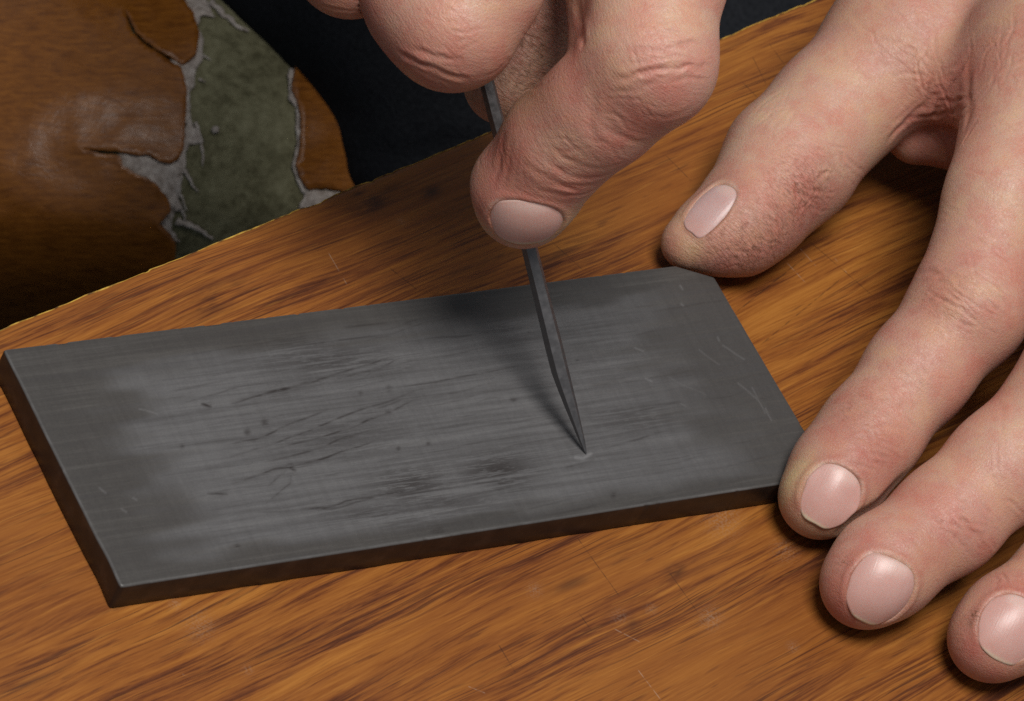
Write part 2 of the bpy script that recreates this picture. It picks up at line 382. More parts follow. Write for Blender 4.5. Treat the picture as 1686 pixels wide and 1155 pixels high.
# ================================================================= BOARD
def build_board():
    e0 = P(0, 545); u = np.array([math.cos(GR), math.sin(GR), 0]); v = np.array([u[1], -u[0], 0])    # v: from the far edge towards us
    TH = 18.
    xs = np.unique(np.r_[np.arange(-120, -20, 6.), np.arange(-20, 235, .6), np.arange(235, 380, 6.)])
    ys = np.unique(np.r_[0., .5, np.arange(1., 150, .6), np.arange(150, 300, 6.)])
    X, Y = np.meshgrid(xs, ys, indexing='ij')
    # nicked edge: how far it is worn back at each x
    nick = .12 * vnoise(xs[:, None] / 5., 3) + .06 * vnoise(xs[:, None] / 1.5, 4) + .9 * np.clip(vnoise(xs[:, None] / 2.6, 5) - .62, 0, 1)
    nick += .30 * vnoise(xs[:, None] / 40., 6)
    fall = np.exp(-Y / .8)
    YY = Y + nick[:, None] * fall
    V = e0 + X[..., None] * u + YY[..., None] * v
    Z = -.25 * np.exp(-(Y / .35) ** 2) - .04 * np.clip(vnoise(np.stack([X / 9, Y / 9], -1), 8), 0, 1)
    V[..., 2] = Z - .01
    nx, ny = X.shape
    I = np.arange(nx * ny).reshape(nx, ny)
    F = np.stack([I[:-1, :-1], I[:-1, 1:], I[1:, 1:], I[1:, :-1]], -1).reshape(-1, 4)
    V = V.reshape(-1, 3)
    # underside and the other three sides
    lo = V[np.r_[I[:, 0], I[-1, 1:], I[-2::-1, -1], I[0, -2:0:-1]]].copy(); top_loop = np.r_[I[:, 0], I[-1, 1:], I[-2::-1, -1], I[0, -2:0:-1]]
    lo[:, 2] = -TH; k = len(lo); b0 = len(V)
    V = np.r_[V, lo, [lo.mean(0)]]
    j = np.arange(k); jn = (j + 1) % k
    F2 = np.stack([top_loop[j], top_loop[jn], b0 + jn, b0 + j], -1)[nx - 1:]
    F3 = np.stack([b0 + j, np.full(k, b0 + k), b0 + (j + 2) % k, b0 + jn], -1)[::2]
    px = pix(V)
    stain = np.zeros(len(V)); dust = np.zeros(len(V))
    for x, y, rx, ry, a in ((612, 336, 26, 14, 1.), (590, 318, 12, 8, .8), (712, 316, 14, 8, .9), (640, 312, 20, 6, .6), (355, 490, 46, 20, .75), (330, 505, 16, 10, .6), (690, 380, 70, 8, .45), (905, 425, 60, 6, .55),
                            (800, 430, 90, 6, .4), (1112, 936, 14, 16, .9), (1045, 1032, 12, 10, .7), (1160, 305, 30, 6, .5), (1030, 912, 40, 12, .3), (940, 962, 30, 7, .6), (60, 1120, 60, 8, .3), (480, 1060, 80, 7, .3),
                            (1500, 1060, 30, 12, .3), (1290, 330, 30, 12, .5)):
        d = px - (x, y); th = math.atan2(-.4, 1); c_, s_ = math.cos(th), math.sin(th)
        q = ((d[:, 0] * c_ + d[:, 1] * s_) / rx) ** 2 + ((-d[:, 0] * s_ + d[:, 1] * c_) / ry) ** 2
        stain = np.maximum(stain, a * np.exp(-q * .8))
    for x, y, r_, a in ((330, 1032, 22, .7), (288, 995, 8, 1.), (1190, 855, 26, .8), (1295, 905, 20, .6), (1170, 1018, 16, 1.), (1072, 1003, 8, .8), (880, 972, 10, .8), (1020, 1015, 12, .6), (408, 1104, 7, .9), (1305, 1065, 8, .8), (660, 365, 6, .9)):
        q = ((px - (x, y)) ** 2).sum(1) / r_ ** 2
        dust = np.maximum(dust, a * np.exp(-q))
    me_F = np.r_[F, F2]
    o = new_mesh('wooden_board', V, np.r_[me_F, F3], MB, attrs={'stain': stain, 'dust': dust})
    tag(o, 'worn brown wood-grain board lying under the grey stone', 'board')
    # pale core showing along the worn far edge
    n_ = len(xs); a = V[I[:, 0]]
    prof = [(-.20, -.10), (-.36, -.35), (-.45, -1.4), (-.8, -TH), (1.5, -TH)]
    rows = [a + np.array([0, 0, -.02])]
    for q_, (dv, dz) in enumerate(prof):
        w = (.55 + .45 * vnoise(np.stack([xs / 3.5, xs * 0 + q_], -1), 31)) if q_ < 3 else 1.
        p_ = a + v * (dv * w)[:, None] if q_ < 3 else a * 1 + v * (dv - 0.)
        p_ = p_.copy(); p_[:, 2] = dz; rows.append(p_)
    VV = np.concatenate(rows); J = np.arange(len(VV)).reshape(len(rows), n_)
    FF = np.stack([J[:-1, :-1], J[:-1, 1:], J[1:, 1:], J[1:, :-1]], -1).reshape(-1, 4)
    e = new_mesh('board_edge', VV, FF, ME, parent=o)
    e['label'] = 'chipped yellowish edge strip along the board'
build_board()

# ================================================================= STONE
def pline(px, pts, closed=False):
    pts = np.asarray(pts, float); d = np.full(len(px), 1e9)
    for a, b in zip(pts[:-1], pts[1:]):
        ab = b - a; t = np.clip(((px - a) @ ab) / (ab @ ab), 0, 1)
        d = np.minimum(d, np.linalg.norm(px - a - t[:, None] * ab, axis=1))
    return d
def build_stone():
    BV = .45; h = .25
    ca, cb = P(1108, 437, ST), P(1176, 458, ST)
    cx, cy = float(ca[0]), float(cb[1])               # the knocked-off corner
    nx, ny = int(SL / h), int(SW / h)
    sx = np.linspace(0, 1, nx); sy = np.linspace(0, 1, ny)
    yy = BV + sy * (SW - 2 * BV)
    xmax = np.where(yy > cy, SL + (cx - SL) * (yy - cy) / (SW - cy), SL) - BV
    xmin = BV + np.clip(.35 * vnoise(yy[:, None] / 6., 21), 0, 1) * .5
    X = xmin[None, :] + sx[:, None] * (xmax - xmin)[None, :]; Y = np.repeat(yy[None, :], nx, 0)
    dish = .42 * np.exp(-((X - 74) / 48) ** 2) * np.exp(-((Y - 27) / 20) ** 2)
    Z = ST - dish + .02 * vnoise(np.stack([X / 12, Y / 4], -1), 22)
    V = np.stack([X, Y, Z], -1).reshape(-1, 3); I = np.arange(nx * ny).reshape(nx, ny)
    F = np.stack([I[:-1, :-1], I[1:, :-1], I[1:, 1:], I[:-1, 1:]], -1).reshape(-1, 4)
    loop = np.r_[I[:, 0], I[-1, 1:], I[-2::-1, -1], I[0, -2:0:-1]]
    L0 = V[loop]; k = len(loop)
    tn = np.roll(L0, -1, 0) - np.roll(L0, 1, 0); tn[:, 2] = 0; tn /= np.linalg.norm(tn, axis=1)[:, None]
    out = np.c_[tn[:, 1], -tn[:, 0], 0 * tn[:, 0]]
    chip = np.clip(vnoise(L0 / 1.3, 23) - .35, 0, 1) * .5
    rings = []
    for a_, dz in ((.22, -.06), (.40, -.22), (.45, -.45), (.45, -2.), (.42, -4.), (.45, -ST + .3), (.2, -ST)):
        w = a_ - chip * (1 if dz > -.3 else .3)
        q = L0 + out * w[:, None]; q[:, 2] = np.where(dz <= -ST, 0., (L0[:, 2] + dz if dz > -1 else ST + dz)); 
        if dz < -1: q[:, :2] += out[:, :2] * (.10 * vnoise(np.c_[L0[:, :2] / 5, q[:, 2:3]], 24))[:, None]
        rings.append(q)
    allV = np.r_[V, np.concatenate(rings), [[SL / 2, SW / 2, 0.]]]
    Fs = [F]; prev = loop
    for i in range(len(rings)):
        cur = len(V) + i * k + np.arange(k)
        Fs.append(np.stack([prev, cur, np.roll(cur, -1), np.roll(prev, -1)], -1)); prev = cur
    jj = np.arange(0, k, 2); Fs.append(np.stack([prev[jj], np.full(len(jj), len(allV) - 1), prev[(jj + 2) % k], prev[(jj + 1) % k]], -1))
    px = pix(allV); n = len(allV)
    top = np.zeros(n, bool); top[:len(V)] = True
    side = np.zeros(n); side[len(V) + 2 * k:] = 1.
    # rim: oil-browned margin; its far and right parts paint in the fading sheen
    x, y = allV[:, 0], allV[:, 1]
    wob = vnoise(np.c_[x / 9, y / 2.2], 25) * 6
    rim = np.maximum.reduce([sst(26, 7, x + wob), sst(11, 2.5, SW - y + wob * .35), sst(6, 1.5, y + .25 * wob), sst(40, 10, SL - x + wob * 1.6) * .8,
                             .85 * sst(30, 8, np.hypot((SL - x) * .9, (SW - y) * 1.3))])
    dark = np.zeros(n); light = np.zeros(n); line = np.zeros(n)
    idx = np.where(top)[0]; pt = px[idx]
    w1 = np.stack([vnoise(pt / 40., 26), vnoise(pt / 40., 27)], -1) * 2.2; pw = pt + w1
    streaks = [([(378, 666), (433, 650), (471, 640), (509, 631), (551, 620)], 3, .9), ([(430, 650), (500, 632), (520, 628)], 8, 1.), ([(505, 633), (560, 612), (610, 598), (650, 585)], 4, .9), ([(362, 736), (419, 724), (466, 703), (502, 690), (549, 671)], 3, .8),
               ([(362, 758), (411, 743), (490, 717), (549, 693), (608, 671), (644, 659), (700, 639)], 3, .75), ([(426, 746), (513, 724), (573, 708), (608, 691), (639, 679), (700, 651)], 3, .85), ([(433, 762), (490, 748), (537, 734), (580, 715), (632, 703)], 4, .75), ([(545, 730), (590, 714)], 9, .7),
               ([(378, 798), (419, 784), (452, 772), (480, 768), (537, 753), (585, 736), (632, 720), (656, 708)], 3, .95), ([(435, 830), (466, 805), (480, 795), (481, 772)], 2, .55), ([(419, 845), (537, 836), (568, 824), (632, 816), (700, 805), (760, 790)], 3, .8),
               ([(430, 595), (520, 590), (600, 575)], 4, .6), ([(450, 575), (560, 560), (650, 548)], 3, .6), ([(340, 812), (375, 813)], 5, .7), ([(600, 680), (670, 655)], 3, .5), ([(630, 680), (645, 676)], 7, .7),
               ([(655, 640), (760, 620), (860, 602)], 2, .6), ([(420, 845), (540, 838), (640, 815), (760, 790)], 3, .6), ([(560, 855), (640, 835), (720, 830)], 4, .6),
               ([(700, 835), (790, 812), (880, 790)], 4, .7), ([(620, 820), (720, 805)], 6, .7), ([(780, 770), (870, 760)], 5, .8), ([(790, 800), (860, 788)], 5, .8),
               ([(980, 690), (1050, 678), (1130, 660)], 3, .6), ([(990, 740), (1060, 722), (1120, 705)], 3, .5), ([(960, 640), (1080, 622), (1180, 600)], 2, .4), ([(930, 770), (980, 755)], 3, .6),
               ([(560, 510 + 30), (640, 530)], 3, .5), ([(700, 560), (830, 545)], 3, .5), ([(520, 630), (650, 600)], 3, .6), ([(600, 620), (655, 590)], 2, .7), ([(900, 610), (1000, 590)], 2, .3),
               ([(330, 665), (350, 672)], 6, .9), ([(470, 765), (490, 775)], 6, .8), ([(440, 800), (480, 768)], 2, .6), ([(300, 610), (420, 590)], 4, .35), ([(250, 660), (330, 650)], 4, .3),
               ([(730, 740), (860, 715)], 2, .35), ([(740, 690), (840, 670)], 2, .4), ([(1010, 560), (1130, 535)], 3, .3), ([(950, 525), (1090, 500)], 4, .35), ([(890, 850), (1000, 830)], 3, .3)]
    rs = np.random.default_rng(11)                       # many faint rubbing lines between the plain ones
    for _ in range(150):
        x0, y0 = rs.uniform(250, 1200), rs.uniform(500, 870)
        L_ = rs.uniform(35, 190); sl = -rs.normal(.21, .05); bend = rs.normal(0, 3)
        streaks.append(([(x0, y0), (x0 + L_ / 2, y0 + sl * L_ / 2 + bend), (x0 + L_, y0 + sl * L_)], rs.uniform(.2, 1.6), rs.uniform(.10, .42) * (1. if x0 < 800 else .6)))
    for pl, w, a in streaks:
        q_ = np.asarray(pl, float); bb = (pw > q_.min(0) - 30).all(1) & (pw < q_.max(0) + 30).all(1)
        d = np.full(len(pw), 1e3); d[bb] = pline(pw[bb], pl)
        ax_ = q_[-1] - q_[0]; tp = np.clip((pw - q_[0]) @ ax_ / (ax_ @ ax_), 0, 1); tp = np.clip(4 * tp * (1 - tp), 0, 1) ** .6
        brk = sst(-.35, .25, vnoise(pt / np.array([26., 5.]), 28 + int(w)))
        line[idx] = np.maximum(line[idx], tp * a * np.exp(-(d / (.9 + .30 * w)) ** 2) * (.5 + .5 * brk))
        dark[idx] = np.maximum(dark[idx], .45 * (w > 1.9) * a * tp * np.exp(-(d / (w * 2. + .1)) ** 2))
    # rubbed-in dark patches, broken into short dashes
    for cx_, cy_, rx, ry, a in ((820, 778, 62, 34, 1.), (680, 800, 70, 34, .9), (545, 595, 130, 26, .7), (640, 850, 120, 22, .6), (500, 570, 90, 22, .5), (1040, 690, 90, 26, .5), (560, 720, 130, 40, .45), (830, 545, 70, 30, .35), (1000, 600, 180, 60, .22), (740, 830, 100, 20, .6)):
        q = ((pt[:, 0] - cx_) / rx) ** 2 + ((pt[:, 1] - cy_) / ry) ** 2
        dark[idx] = np.maximum(dark[idx], a * np.exp(-q))
    for cx_, cy_, r_ in ((722, 880, 14), (845, 660, 6), (705, 730, 4), (479, 767, 7), (343, 669, 7), (436, 696, 7), (407, 712, 6), (656, 739, 5), (594, 648, 4), (390, 900, 6), (1010, 815, 5), (640, 640, 5), (870, 445 + 100, 5), (300, 735, 4), (950, 595, 4)):
        q = ((pt - (cx_, cy_)) ** 2).sum(1) / r_ ** 2; dark[idx] = np.maximum(dark[idx], .8 * np.exp(-q))
    lights = [([(1045, 572), (1058, 578)], 2.2, 1.), ([(1062, 624), (1072, 630)], 2.2, 1.), ([(1190, 570), (1225, 592)], 2, .8), ([(1150, 575), (1185, 600)], 1.6, .6), ([(1215, 630), (1250, 660)], 1.8, .7), ([(1240, 640), (1262, 680)], 1.6, .7),
              ([(1262, 672), (1272, 692)], 2, .8), ([(1120, 470), (1124, 476)], 2.4, 1.), ([(1122, 500), (1126, 503)], 2.2, 1.), ([(1180, 556), (1183, 562)], 2.2, .9), ([(230, 675), (260, 683)], 2, .8), ([(165, 805), (175, 812)], 3, .8),
              ([(220, 820), (226, 823)], 2.5, .9), ([(200, 840), (208, 845)], 3, .7), ([(1120, 665), (1128, 670)], 1.8, .7), ([(905, 490), (925, 485)], 2, .5), ([(1100, 620), (1160, 650)], 1.4, .4)]
    for pl, w, a in lights:
        light[idx] = np.maximum(light[idx], a * np.exp(-(pline(pw, pl) / (w * .6)) ** 2))
    light[idx] = np.maximum(light[idx], 1.6 * np.exp(-(pline(pt, [(948, 754), (960, 755), (972, 748)]) / 3.) ** 2))
    # edge highlight painted into the bevel's colour
    bev = slice(len(V), len(V) + 2 * k); light[bev] = .5 + .8 * np.clip(vnoise(np.tile(L0 / 2.2, (2, 1)), 33), 0, 1)
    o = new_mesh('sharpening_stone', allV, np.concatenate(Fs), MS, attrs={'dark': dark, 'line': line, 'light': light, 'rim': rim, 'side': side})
    tag(o, 'flat dark grey sharpening stone with rubbed streaks on the board', 'stone')
build_stone()

# ================================================================= GRAVER
TIP = P(965, 748, ST - .05); TDIR = P(875, 410, 31.) - TIP; TDIR /= np.linalg.norm(TDIR)
def tool_at(px_y):                      # point of the tool axis seen at this photo row
    lo, hi = 0., 200.
    for _ in range(50):
        m = (lo + hi) / 2
        if pix(TIP + TDIR * m)[1] > px_y: lo = m
        else: hi = m
    return TIP + TDIR * lo
def build_tool():
    ax = TDIR; toc = CAM - TIP; toc /= np.linalg.norm(toc)
    side = np.cross(ax, toc); side /= np.linalg.norm(side)     # across the view
    front = np.cross(side, ax)
    if front @ toc < 0: front = -front
    if side @ R[0] < 0: side = -side
    # five-sided section turned so that one ridge faces us
    base = [(-1.55, -.2), (-.55, 1.35), (1.25, 1.0), (1.75, -.35), (.5, -1.7), (-1.0, -1.5)]
    rows = []; ts = [0., .6, 2.2, 5, 9, 13, 15.5, 17, 20, 28, 40, 60, 78, 84]
    for t in ts:
        s = np.interp(t, [0, .6, 2.2, 9, 15, 20, 30, 84], [.06, .15, .30, .67, .92, .94, .85, .74])
        off = np.interp(t, [0, 15, 40, 84], [.0, -.75, -.35, 0.])           # ground face runs out to one side
        rows.append([TIP + ax * t + side * (a * s + off) + front * (b * s) for a, b in base])
    V = np.array(rows).reshape(-1, 3); nb = len(base); F = []
    for i in range(len(ts) - 1):
        for j in range(nb): F.append([i * nb + j, i * nb + (j + 1) % nb, (i + 1) * nb + (j + 1) % nb, (i + 1) * nb + j])
    F.append(list(range(nb))[::-1]); F.append([(len(ts) - 1) * nb + j for j in range(nb)])
    o = new_mesh('steel_graver', V, F, MT, smooth=False)
    bv = o.modifiers.new('bevel', 'BEVEL'); bv.width = .00016; bv.segments = 2; bv.limit_method = 'ANGLE'; bv.angle_limit = .3
    tag(o, 'thin tapered steel graver held with its point on the stone', 'graver')
build_tool()

# ================================================================= HANDS
H = .6
class Vol:
    def __init__(s, lo, hi):
        s.lo = np.array(lo, float); s.n = np.ceil((np.array(hi) - s.lo) / H).astype(int) + 1
        s.f = None
    def new(s): return np.full(s.n, 50., np.float32)
    def block(s, lo, hi):
        a = np.clip(np.floor((lo - s.lo) / H).astype(int), 0, s.n - 1); b = np.clip(np.ceil((hi - s.lo) / H).astype(int) + 1, 1, s.n)
        if (b <= a).any(): return None
        ax = [(s.lo[d] + H * np.arange(a[d], b[d])).astype(np.float32) for d in range(3)]
        return (slice(a[0], b[0]), slice(a[1], b[1]), slice(a[2], b[2])), ax[0][:, None, None], ax[1][None, :, None], ax[2][None, None, :]
    def put(s, f, lo, hi, fun, k, mode='u'):
        bl = s.block(lo, hi)
        if bl is None: return
        sl, x, y, z = bl; d = fun(x, y, z); g = f[sl]
        if mode == 'u':
            if k > 0:
                h = np.maximum(k - np.abs(g - d), 0) / k; f[sl] = np.minimum(g, d) - h * h * k * .25
            else: f[sl] = np.minimum(g, d)
        else:
            d = -d
            if k > 0:
                h = np.maximum(k - np.abs(g - d), 0) / k; f[sl] = np.maximum(g, d) + h * h * k * .25
            else: f[sl] = np.maximum(g, d)
    def cone(s, f, a, b, ra, rb, k=3., mode='u'):
        a = np.asarray(a, float); b = np.asarray(b, float); ba = b - a; L2 = ba @ ba; m = max(ra, rb) + k + 4
        def fun(x, y, z):
            X, Y, Z = x - a[0], y - a[1], z - a[2]
            t = np.clip((X * ba[0] + Y * ba[1] + Z * ba[2]) / L2, 0, 1)
            return np.sqrt((X - t * ba[0]) ** 2 + (Y - t * ba[1]) ** 2 + (Z - t * ba[2]) ** 2) - (ra + (rb - ra) * t)
        s.put(f, np.minimum(a, b) - m, np.maximum(a, b) + m, fun, k, mode)
    def ell(s, f, c, A, r, k=3., mode='u'):
        """ellipsoid: rows of A are its unit axes, r its radii"""
        c = np.asarray(c, float); A = np.asarray(A, float); r = np.asarray(r, float); m = r.max() + k + 4
        def fun(x, y, z):
            X, Y, Z = x - c[0], y - c[1], z - c[2]
            u = [(A[i, 0] * X + A[i, 1] * Y + A[i, 2] * Z) for i in range(3)]
            k0 = np.sqrt(sum((u[i] / r[i]) ** 2 for i in range(3))); k1 = np.sqrt(sum((u[i] / r[i] ** 2) ** 2 for i in range(3))) + 1e-6
            return k0 * (k0 - 1) / k1
        s.put(f, c - m, c + m, fun, k, mode)
    def chain(s, nodes, k=3.):
        f = s.new()
        for (a, ra), (b, rb) in zip(nodes[:-1], nodes[1:]): s.cone(f, a, b, ra, rb, k)
        return f
def smin(a, b, k):
    if k <= 0: return np.minimum(a, b)
    h = np.maximum(k - np.abs(a - b), 0) / k; return np.minimum(a, b) - h * h * k * .25

def surface_nets(f, lo):
    s = f < 0; nx, ny, nz = f.shape
    cnt = np.zeros((nx - 1, ny - 1, nz - 1), np.uint8)
    offs = [(i, j, k) for i in (0, 1) for j in (0, 1) for k in (0, 1)]
    for i, j, k in offs: cnt += s[i:nx - 1 + i, j:ny - 1 + j, k:nz - 1 + k]
    act = (cnt > 0) & (cnt < 8); c = np.argwhere(act)
    idm = np.full(act.shape, -1, np.int32); idm[act] = np.arange(len(c))
    val = [f[c[:, 0] + i, c[:, 1] + j, c[:, 2] + k].astype(np.float64) for i, j, k in offs]
    acc = np.zeros((len(c), 3)); num = np.zeros(len(c))
    for a in range(8):
        for b in range(a + 1, 8):
            oa, ob = np.array(offs[a]), np.array(offs[b])
            if np.abs(oa - ob).sum() != 1: continue
            m = (val[a] < 0) != (val[b] < 0); t = np.where(m, val[a] / np.where(m, val[a] - val[b], 1), 0)
            acc += np.where(m[:, None], oa + t[:, None] * (ob - oa), 0); num += m
    V = lo + H * (c + acc / num[:, None])
    Fs = []
    for d in range(3):
        e, g = (d + 1) % 3, (d + 2) % 3
        sa = [slice(None)] * 3; sb = [slice(None)] * 3; sa[d] = slice(0, -1); sb[d] = slice(1, None)
        ch = s[tuple(sa)] != s[tuple(sb)]
        q = np.argwhere(ch); ok = (q[:, e] > 0) & (q[:, g] > 0) & (q[:, e] < f.shape[e] - 1) & (q[:, g] < f.shape[g] - 1); q = q[ok]
        def cell(de, dg):
            r_ = q.copy(); r_[:, e] -= de; r_[:, g] -= dg; return idm[r_[:, 0], r_[:, 1], r_[:, 2]]
        quad = np.stack([cell(1, 1), cell(0, 1), cell(0, 0), cell(1, 0)], -1)
        ins = s[q[:, 0], q[:, 1], q[:, 2]]
        Fs.append(np.where(ins[:, None], quad, quad[:, ::-1]))
    F = np.concatenate(Fs); F = F[(F >= 0).all(1)]
    return V, F

def gather(idx, val, n):
    return np.stack([np.bincount(idx, val[:, d], n) for d in range(3)], -1)
def vert_normals(V, F):
    a, b, c, d = (V[F[:, i]] for i in range(4)); n = np.cross(c - a, d - b)
    N = sum(gather(F[:, i], n, len(V)) for i in range(4))
    return N / (np.linalg.norm(N, axis=1)[:, None] + 1e-12)

def refine(V, F):
    """one Catmull-Clark step"""
    n, m = len(V), len(F)
    fp = V[F].mean(1)
    a = F.ravel(); b = np.roll(F, -1, 1).ravel()
    key = np.minimum(a, b).astype(np.int64) * n + np.maximum(a, b)
    uq, inv = np.unique(key, return_inverse=True); e0, e1 = uq // n, uq % n
    fi = np.repeat(np.arange(m), 4); cnt = np.bincount(inv, minlength=len(uq)).astype(float)
    mid = (V[e0] + V[e1]) / 2; fa = gather(inv, fp[fi], len(uq)) / cnt[:, None]
    ep = np.where((cnt >= 2)[:, None], (mid + fa) / 2, mid)
    val = np.bincount(np.r_[e0, e1], minlength=n).astype(float)
    ra = (gather(e0, mid, n) + gather(e1, mid, n)) / val[:, None]
    nf = np.bincount(a, minlength=n).astype(float); fq = gather(a, fp[fi], n) / nf[:, None]
    nv = (fq + 2 * ra + (val - 3)[:, None] * V) / val[:, None]
    bnd = np.zeros(n, bool); be = cnt < 2; bnd[e0[be]] = True; bnd[e1[be]] = True; nv[bnd] = V[bnd]
    E = n + inv.reshape(m, 4); Pn = n + len(uq) + np.arange(m)
    F2 = np.concatenate([np.stack([F[:, k], E[:, k], Pn, E[:, k - 1]], -1) for k in range(4)])
    return np.r_[nv, ep, fp], F2

SKIN = np.array([.455, .255, .188])
class Hand:
    """meshed hand with surface detail laid on by photo position"""
    def __init__(s, V, F):
        for _ in range(2):                                   # take the grid's facets off
            N = sum(gather(F[:, i], V[F[:, (i + 1) % 4]] + V[F[:, (i + 3) % 4]], len(V)) for i in range(4))
            c = 2. * np.bincount(F.ravel(), minlength=len(V))
            V = V + .55 * (N / c[:, None] - V)
        s.V, s.F = refine(V, F)
        s.bvh = BVHTree.FromPolygons(V.tolist(), F.tolist())
        s.base = s.V.copy(); s.N = vert_normals(s.V, s.F)
        n = len(s.V); s.disp = np.zeros(n); s.col = np.tile(SKIN, (n, 1)); s.wr = np.zeros(n); s.dirt = np.zeros(n)
        s.nails = []
    def hit(s, x, y):
        d = R.T @ np.array([(x - 843) / FPX, (y - 577.5) / FPX, 1.]); d /= np.linalg.norm(d)
        h = s.bvh.ray_cast(Vector(CAM), Vector(d))
        if h[0] is None: raise ValueError('no skin at %s %s' % (x, y))
        return np.array(h[0])
    def hits(s, pts):
        out = []
        for q in pts:
            try: out.append(s.hit(*q))
            except ValueError: pass
        return out
    def near(s, c, r): 
        d = np.linalg.norm(s.base - c, axis=1); return np.where(d < r)[0], d
    def crease(s, pts, w=.5, depth=.35, ridge=.5, red=.0, sub=True):
        p = np.array(pts, float); w = w * .72; depth = depth * .74
        # smooth the polyline
        if len(p) > 2:
            for _ in range(2):
                q = [p[0]]
                for a, b in zip(p[:-1], p[1:]): q += [a * .75 + b * .25, a * .25 + b * .75]
                q.append(p[-1]); p = np.array(q)
        h = np.array(s.hits(p))
        if len(h) < 2: return
        lo, hi = h.min(0) - 5 * w, h.max(0) + 5 * w
        ix = np.where(((s.base > lo) & (s.base < hi)).all(1))[0]; X = s.base[ix]
        X = X + np.stack([vnoise(X / 1.9, 201 + q) for q in range(3)], -1) * .42
        d = np.full(len(ix), 1e9); tt = np.zeros(len(ix)); m = len(h) - 1
        for i, (a, b) in enumerate(zip(h[:-1], h[1:])):
            ab = b - a; t = np.clip((X - a) @ ab / (ab @ ab + 1e-9), 0, 1); e = np.linalg.norm(X - a - t[:, None] * ab, axis=1)
            k = e < d; d[k] = e[k]; tt[k] = (i + t[k]) / m
        taper = np.clip(np.minimum(tt, 1 - tt) * 4, .05, 1) * (.62 + .5 * vnoise(X / 2.4, 205))
        s.disp[ix] += taper * (-depth * np.exp(-(d / w) ** 2) + depth * ridge * np.exp(-((d - 2.1 * w) / (1.1 * w)) ** 2))
        if red: s.tint(ix, red * taper * np.exp(-(d / (1.2 * w)) ** 2), (.36, .12, .085))
    def wrinkles(s, x, y, across, n, length, reach, depth=.12, spread=.25, seed=0, red=.12):
        """fine irregular skin lines about a joint; across: their direction in the photo"""
        r_ = np.random.default_rng(seed); u = np.array(across, float); u /= np.linalg.norm(u); v = np.array([-u[1], u[0]])
        for _ in range(n):
            c = np.array([x, y]) + v * r_.normal(0, reach * .5) + u * r_.normal(0, length * .25)
            an = r_.normal(0, spread); d = np.array([u[0] * math.cos(an) - u[1] * math.sin(an), u[0] * math.sin(an) + u[1] * math.cos(an)])
            L_ = length * r_.uniform(.3, 1.); b_ = v * r_.normal(0, L_ * .09)
            s.crease([c - d * L_ / 2, c + b_, c + d * L_ / 2], .34 + .2 * r_.random(), depth * r_.uniform(.5, 1.3), .6, red * r_.random())
    def tint(s, ix, a, c):
        a = np.clip(a, 0, 1)[:, None]; s.col[ix] = s.col[ix] * (1 - a) + np.array(c) * a
    def blob(s, x, y, r, c, a=.6, pw=1.):
        try: h = s.hit(x, y)
        except ValueError: return
        ix, d = s.near(h, 2.4 * r); s.tint(ix, a * np.exp(-(d[ix] / r) ** 2 * pw), c)
    def swell(s, x, y, r, hgt):
        try: h = s.hit(x, y)
        except ValueError: return
        ix, d = s.near(h, 2.6 * r); s.disp[ix] += hgt * np.exp(-(d[ix] / r) ** 2)
    def field(s, name, x, y, r, a):
        try: h = s.hit(x, y)
        except ValueError: return
        ix, d = s.near(h, 2.4 * r); f = getattr(s, name); f[ix] = np.clip(f[ix] + a * np.exp(-(d[ix] / r) ** 2), 0, 1.3)
    def nail(s, prox, dist, left, right, col=(.50, .292, .255), tipc=(.52, .43, .30), tipw=.12, p=2.7, lift=-.10, fold=.20, grow=1., growb=1.):
        hp, hd, hl, hr = (s.hit(*q) for q in (prox, dist, left, right))
        c = (hp + hd + hl + hr) / 4
        u = hd - hp; a = np.linalg.norm(u) / 2 * grow; u /= np.linalg.norm(u)
        v = hr - hl; v -= u * (v @ u); b = np.linalg.norm(v) / 2 * grow * growb; v /= np.linalg.norm(v)
        n = np.cross(u, v)
        if n @ (CAM - c) < 0: n = -n
        # height of the flesh over the nail's plane, as a smooth quadratic
        rel = s.base - c; U, Vv, Nn = rel @ u / a, rel @ v / b, rel @ n
        near = (np.abs(U) < 1.9) & (np.abs(Vv) < 1.9) & (Nn > -7) & (Nn < 6) & (s.N @ n > -.1)
        fit = near & (np.abs(U) < 1.) & (np.abs(Vv) < 1.) & (s.N @ n > .15)
        A_ = lambda x, y: np.stack([np.ones_like(x), x, y, x * x, y * y, x * y, y ** 4], -1)
        k = np.linalg.lstsq(A_(U[fit], Vv[fit]), Nn[fit], rcond=None)[0]
        k[3] *= .8
        # outline: distance measure 1 on the nail's edge
        def rho(x, y):
            y2 = y / (1. - .07 * np.clip(-x, 0, 1) - .17 * np.clip(x, 0, 1)); return (np.abs(x) ** p + np.abs(y2) ** p) ** (1 / p)
        ix = np.where(near)[0]; x, y = U[ix], Vv[ix]; ro = rho(x, y)
        hgt = A_(x, y) @ k
        scale = min(a, b); dd = (ro - 1) * scale * np.clip(np.hypot(x, y) / np.maximum(ro, .2), .6, 1.5)     # about mm from the edge
        inside = dd < 0
        push = hgt - .55 - Nn[ix]; face = sst(.25, .5, s.N[ix] @ n)
        on = sst(2.2, 1.1, np.abs(Nn[ix] - hgt)); w_in = sst(.12, -.42, dd) * np.where(dd < 0, 1., on * face)
        distal = sst(.55, .95, x)
        bulge = face * fold * np.exp(-((dd - .55) / .55) ** 2) * (1 - distal) * (dd > -.3) * on
        groove = -face * .05 * np.exp(-((dd - .05) / .28) ** 2) * on
        s.V[ix] += n * ((push * w_in)[:, None]) 
        s.V[ix] += s.N[ix] * ((bulge + groove * (1 - w_in))[:, None])
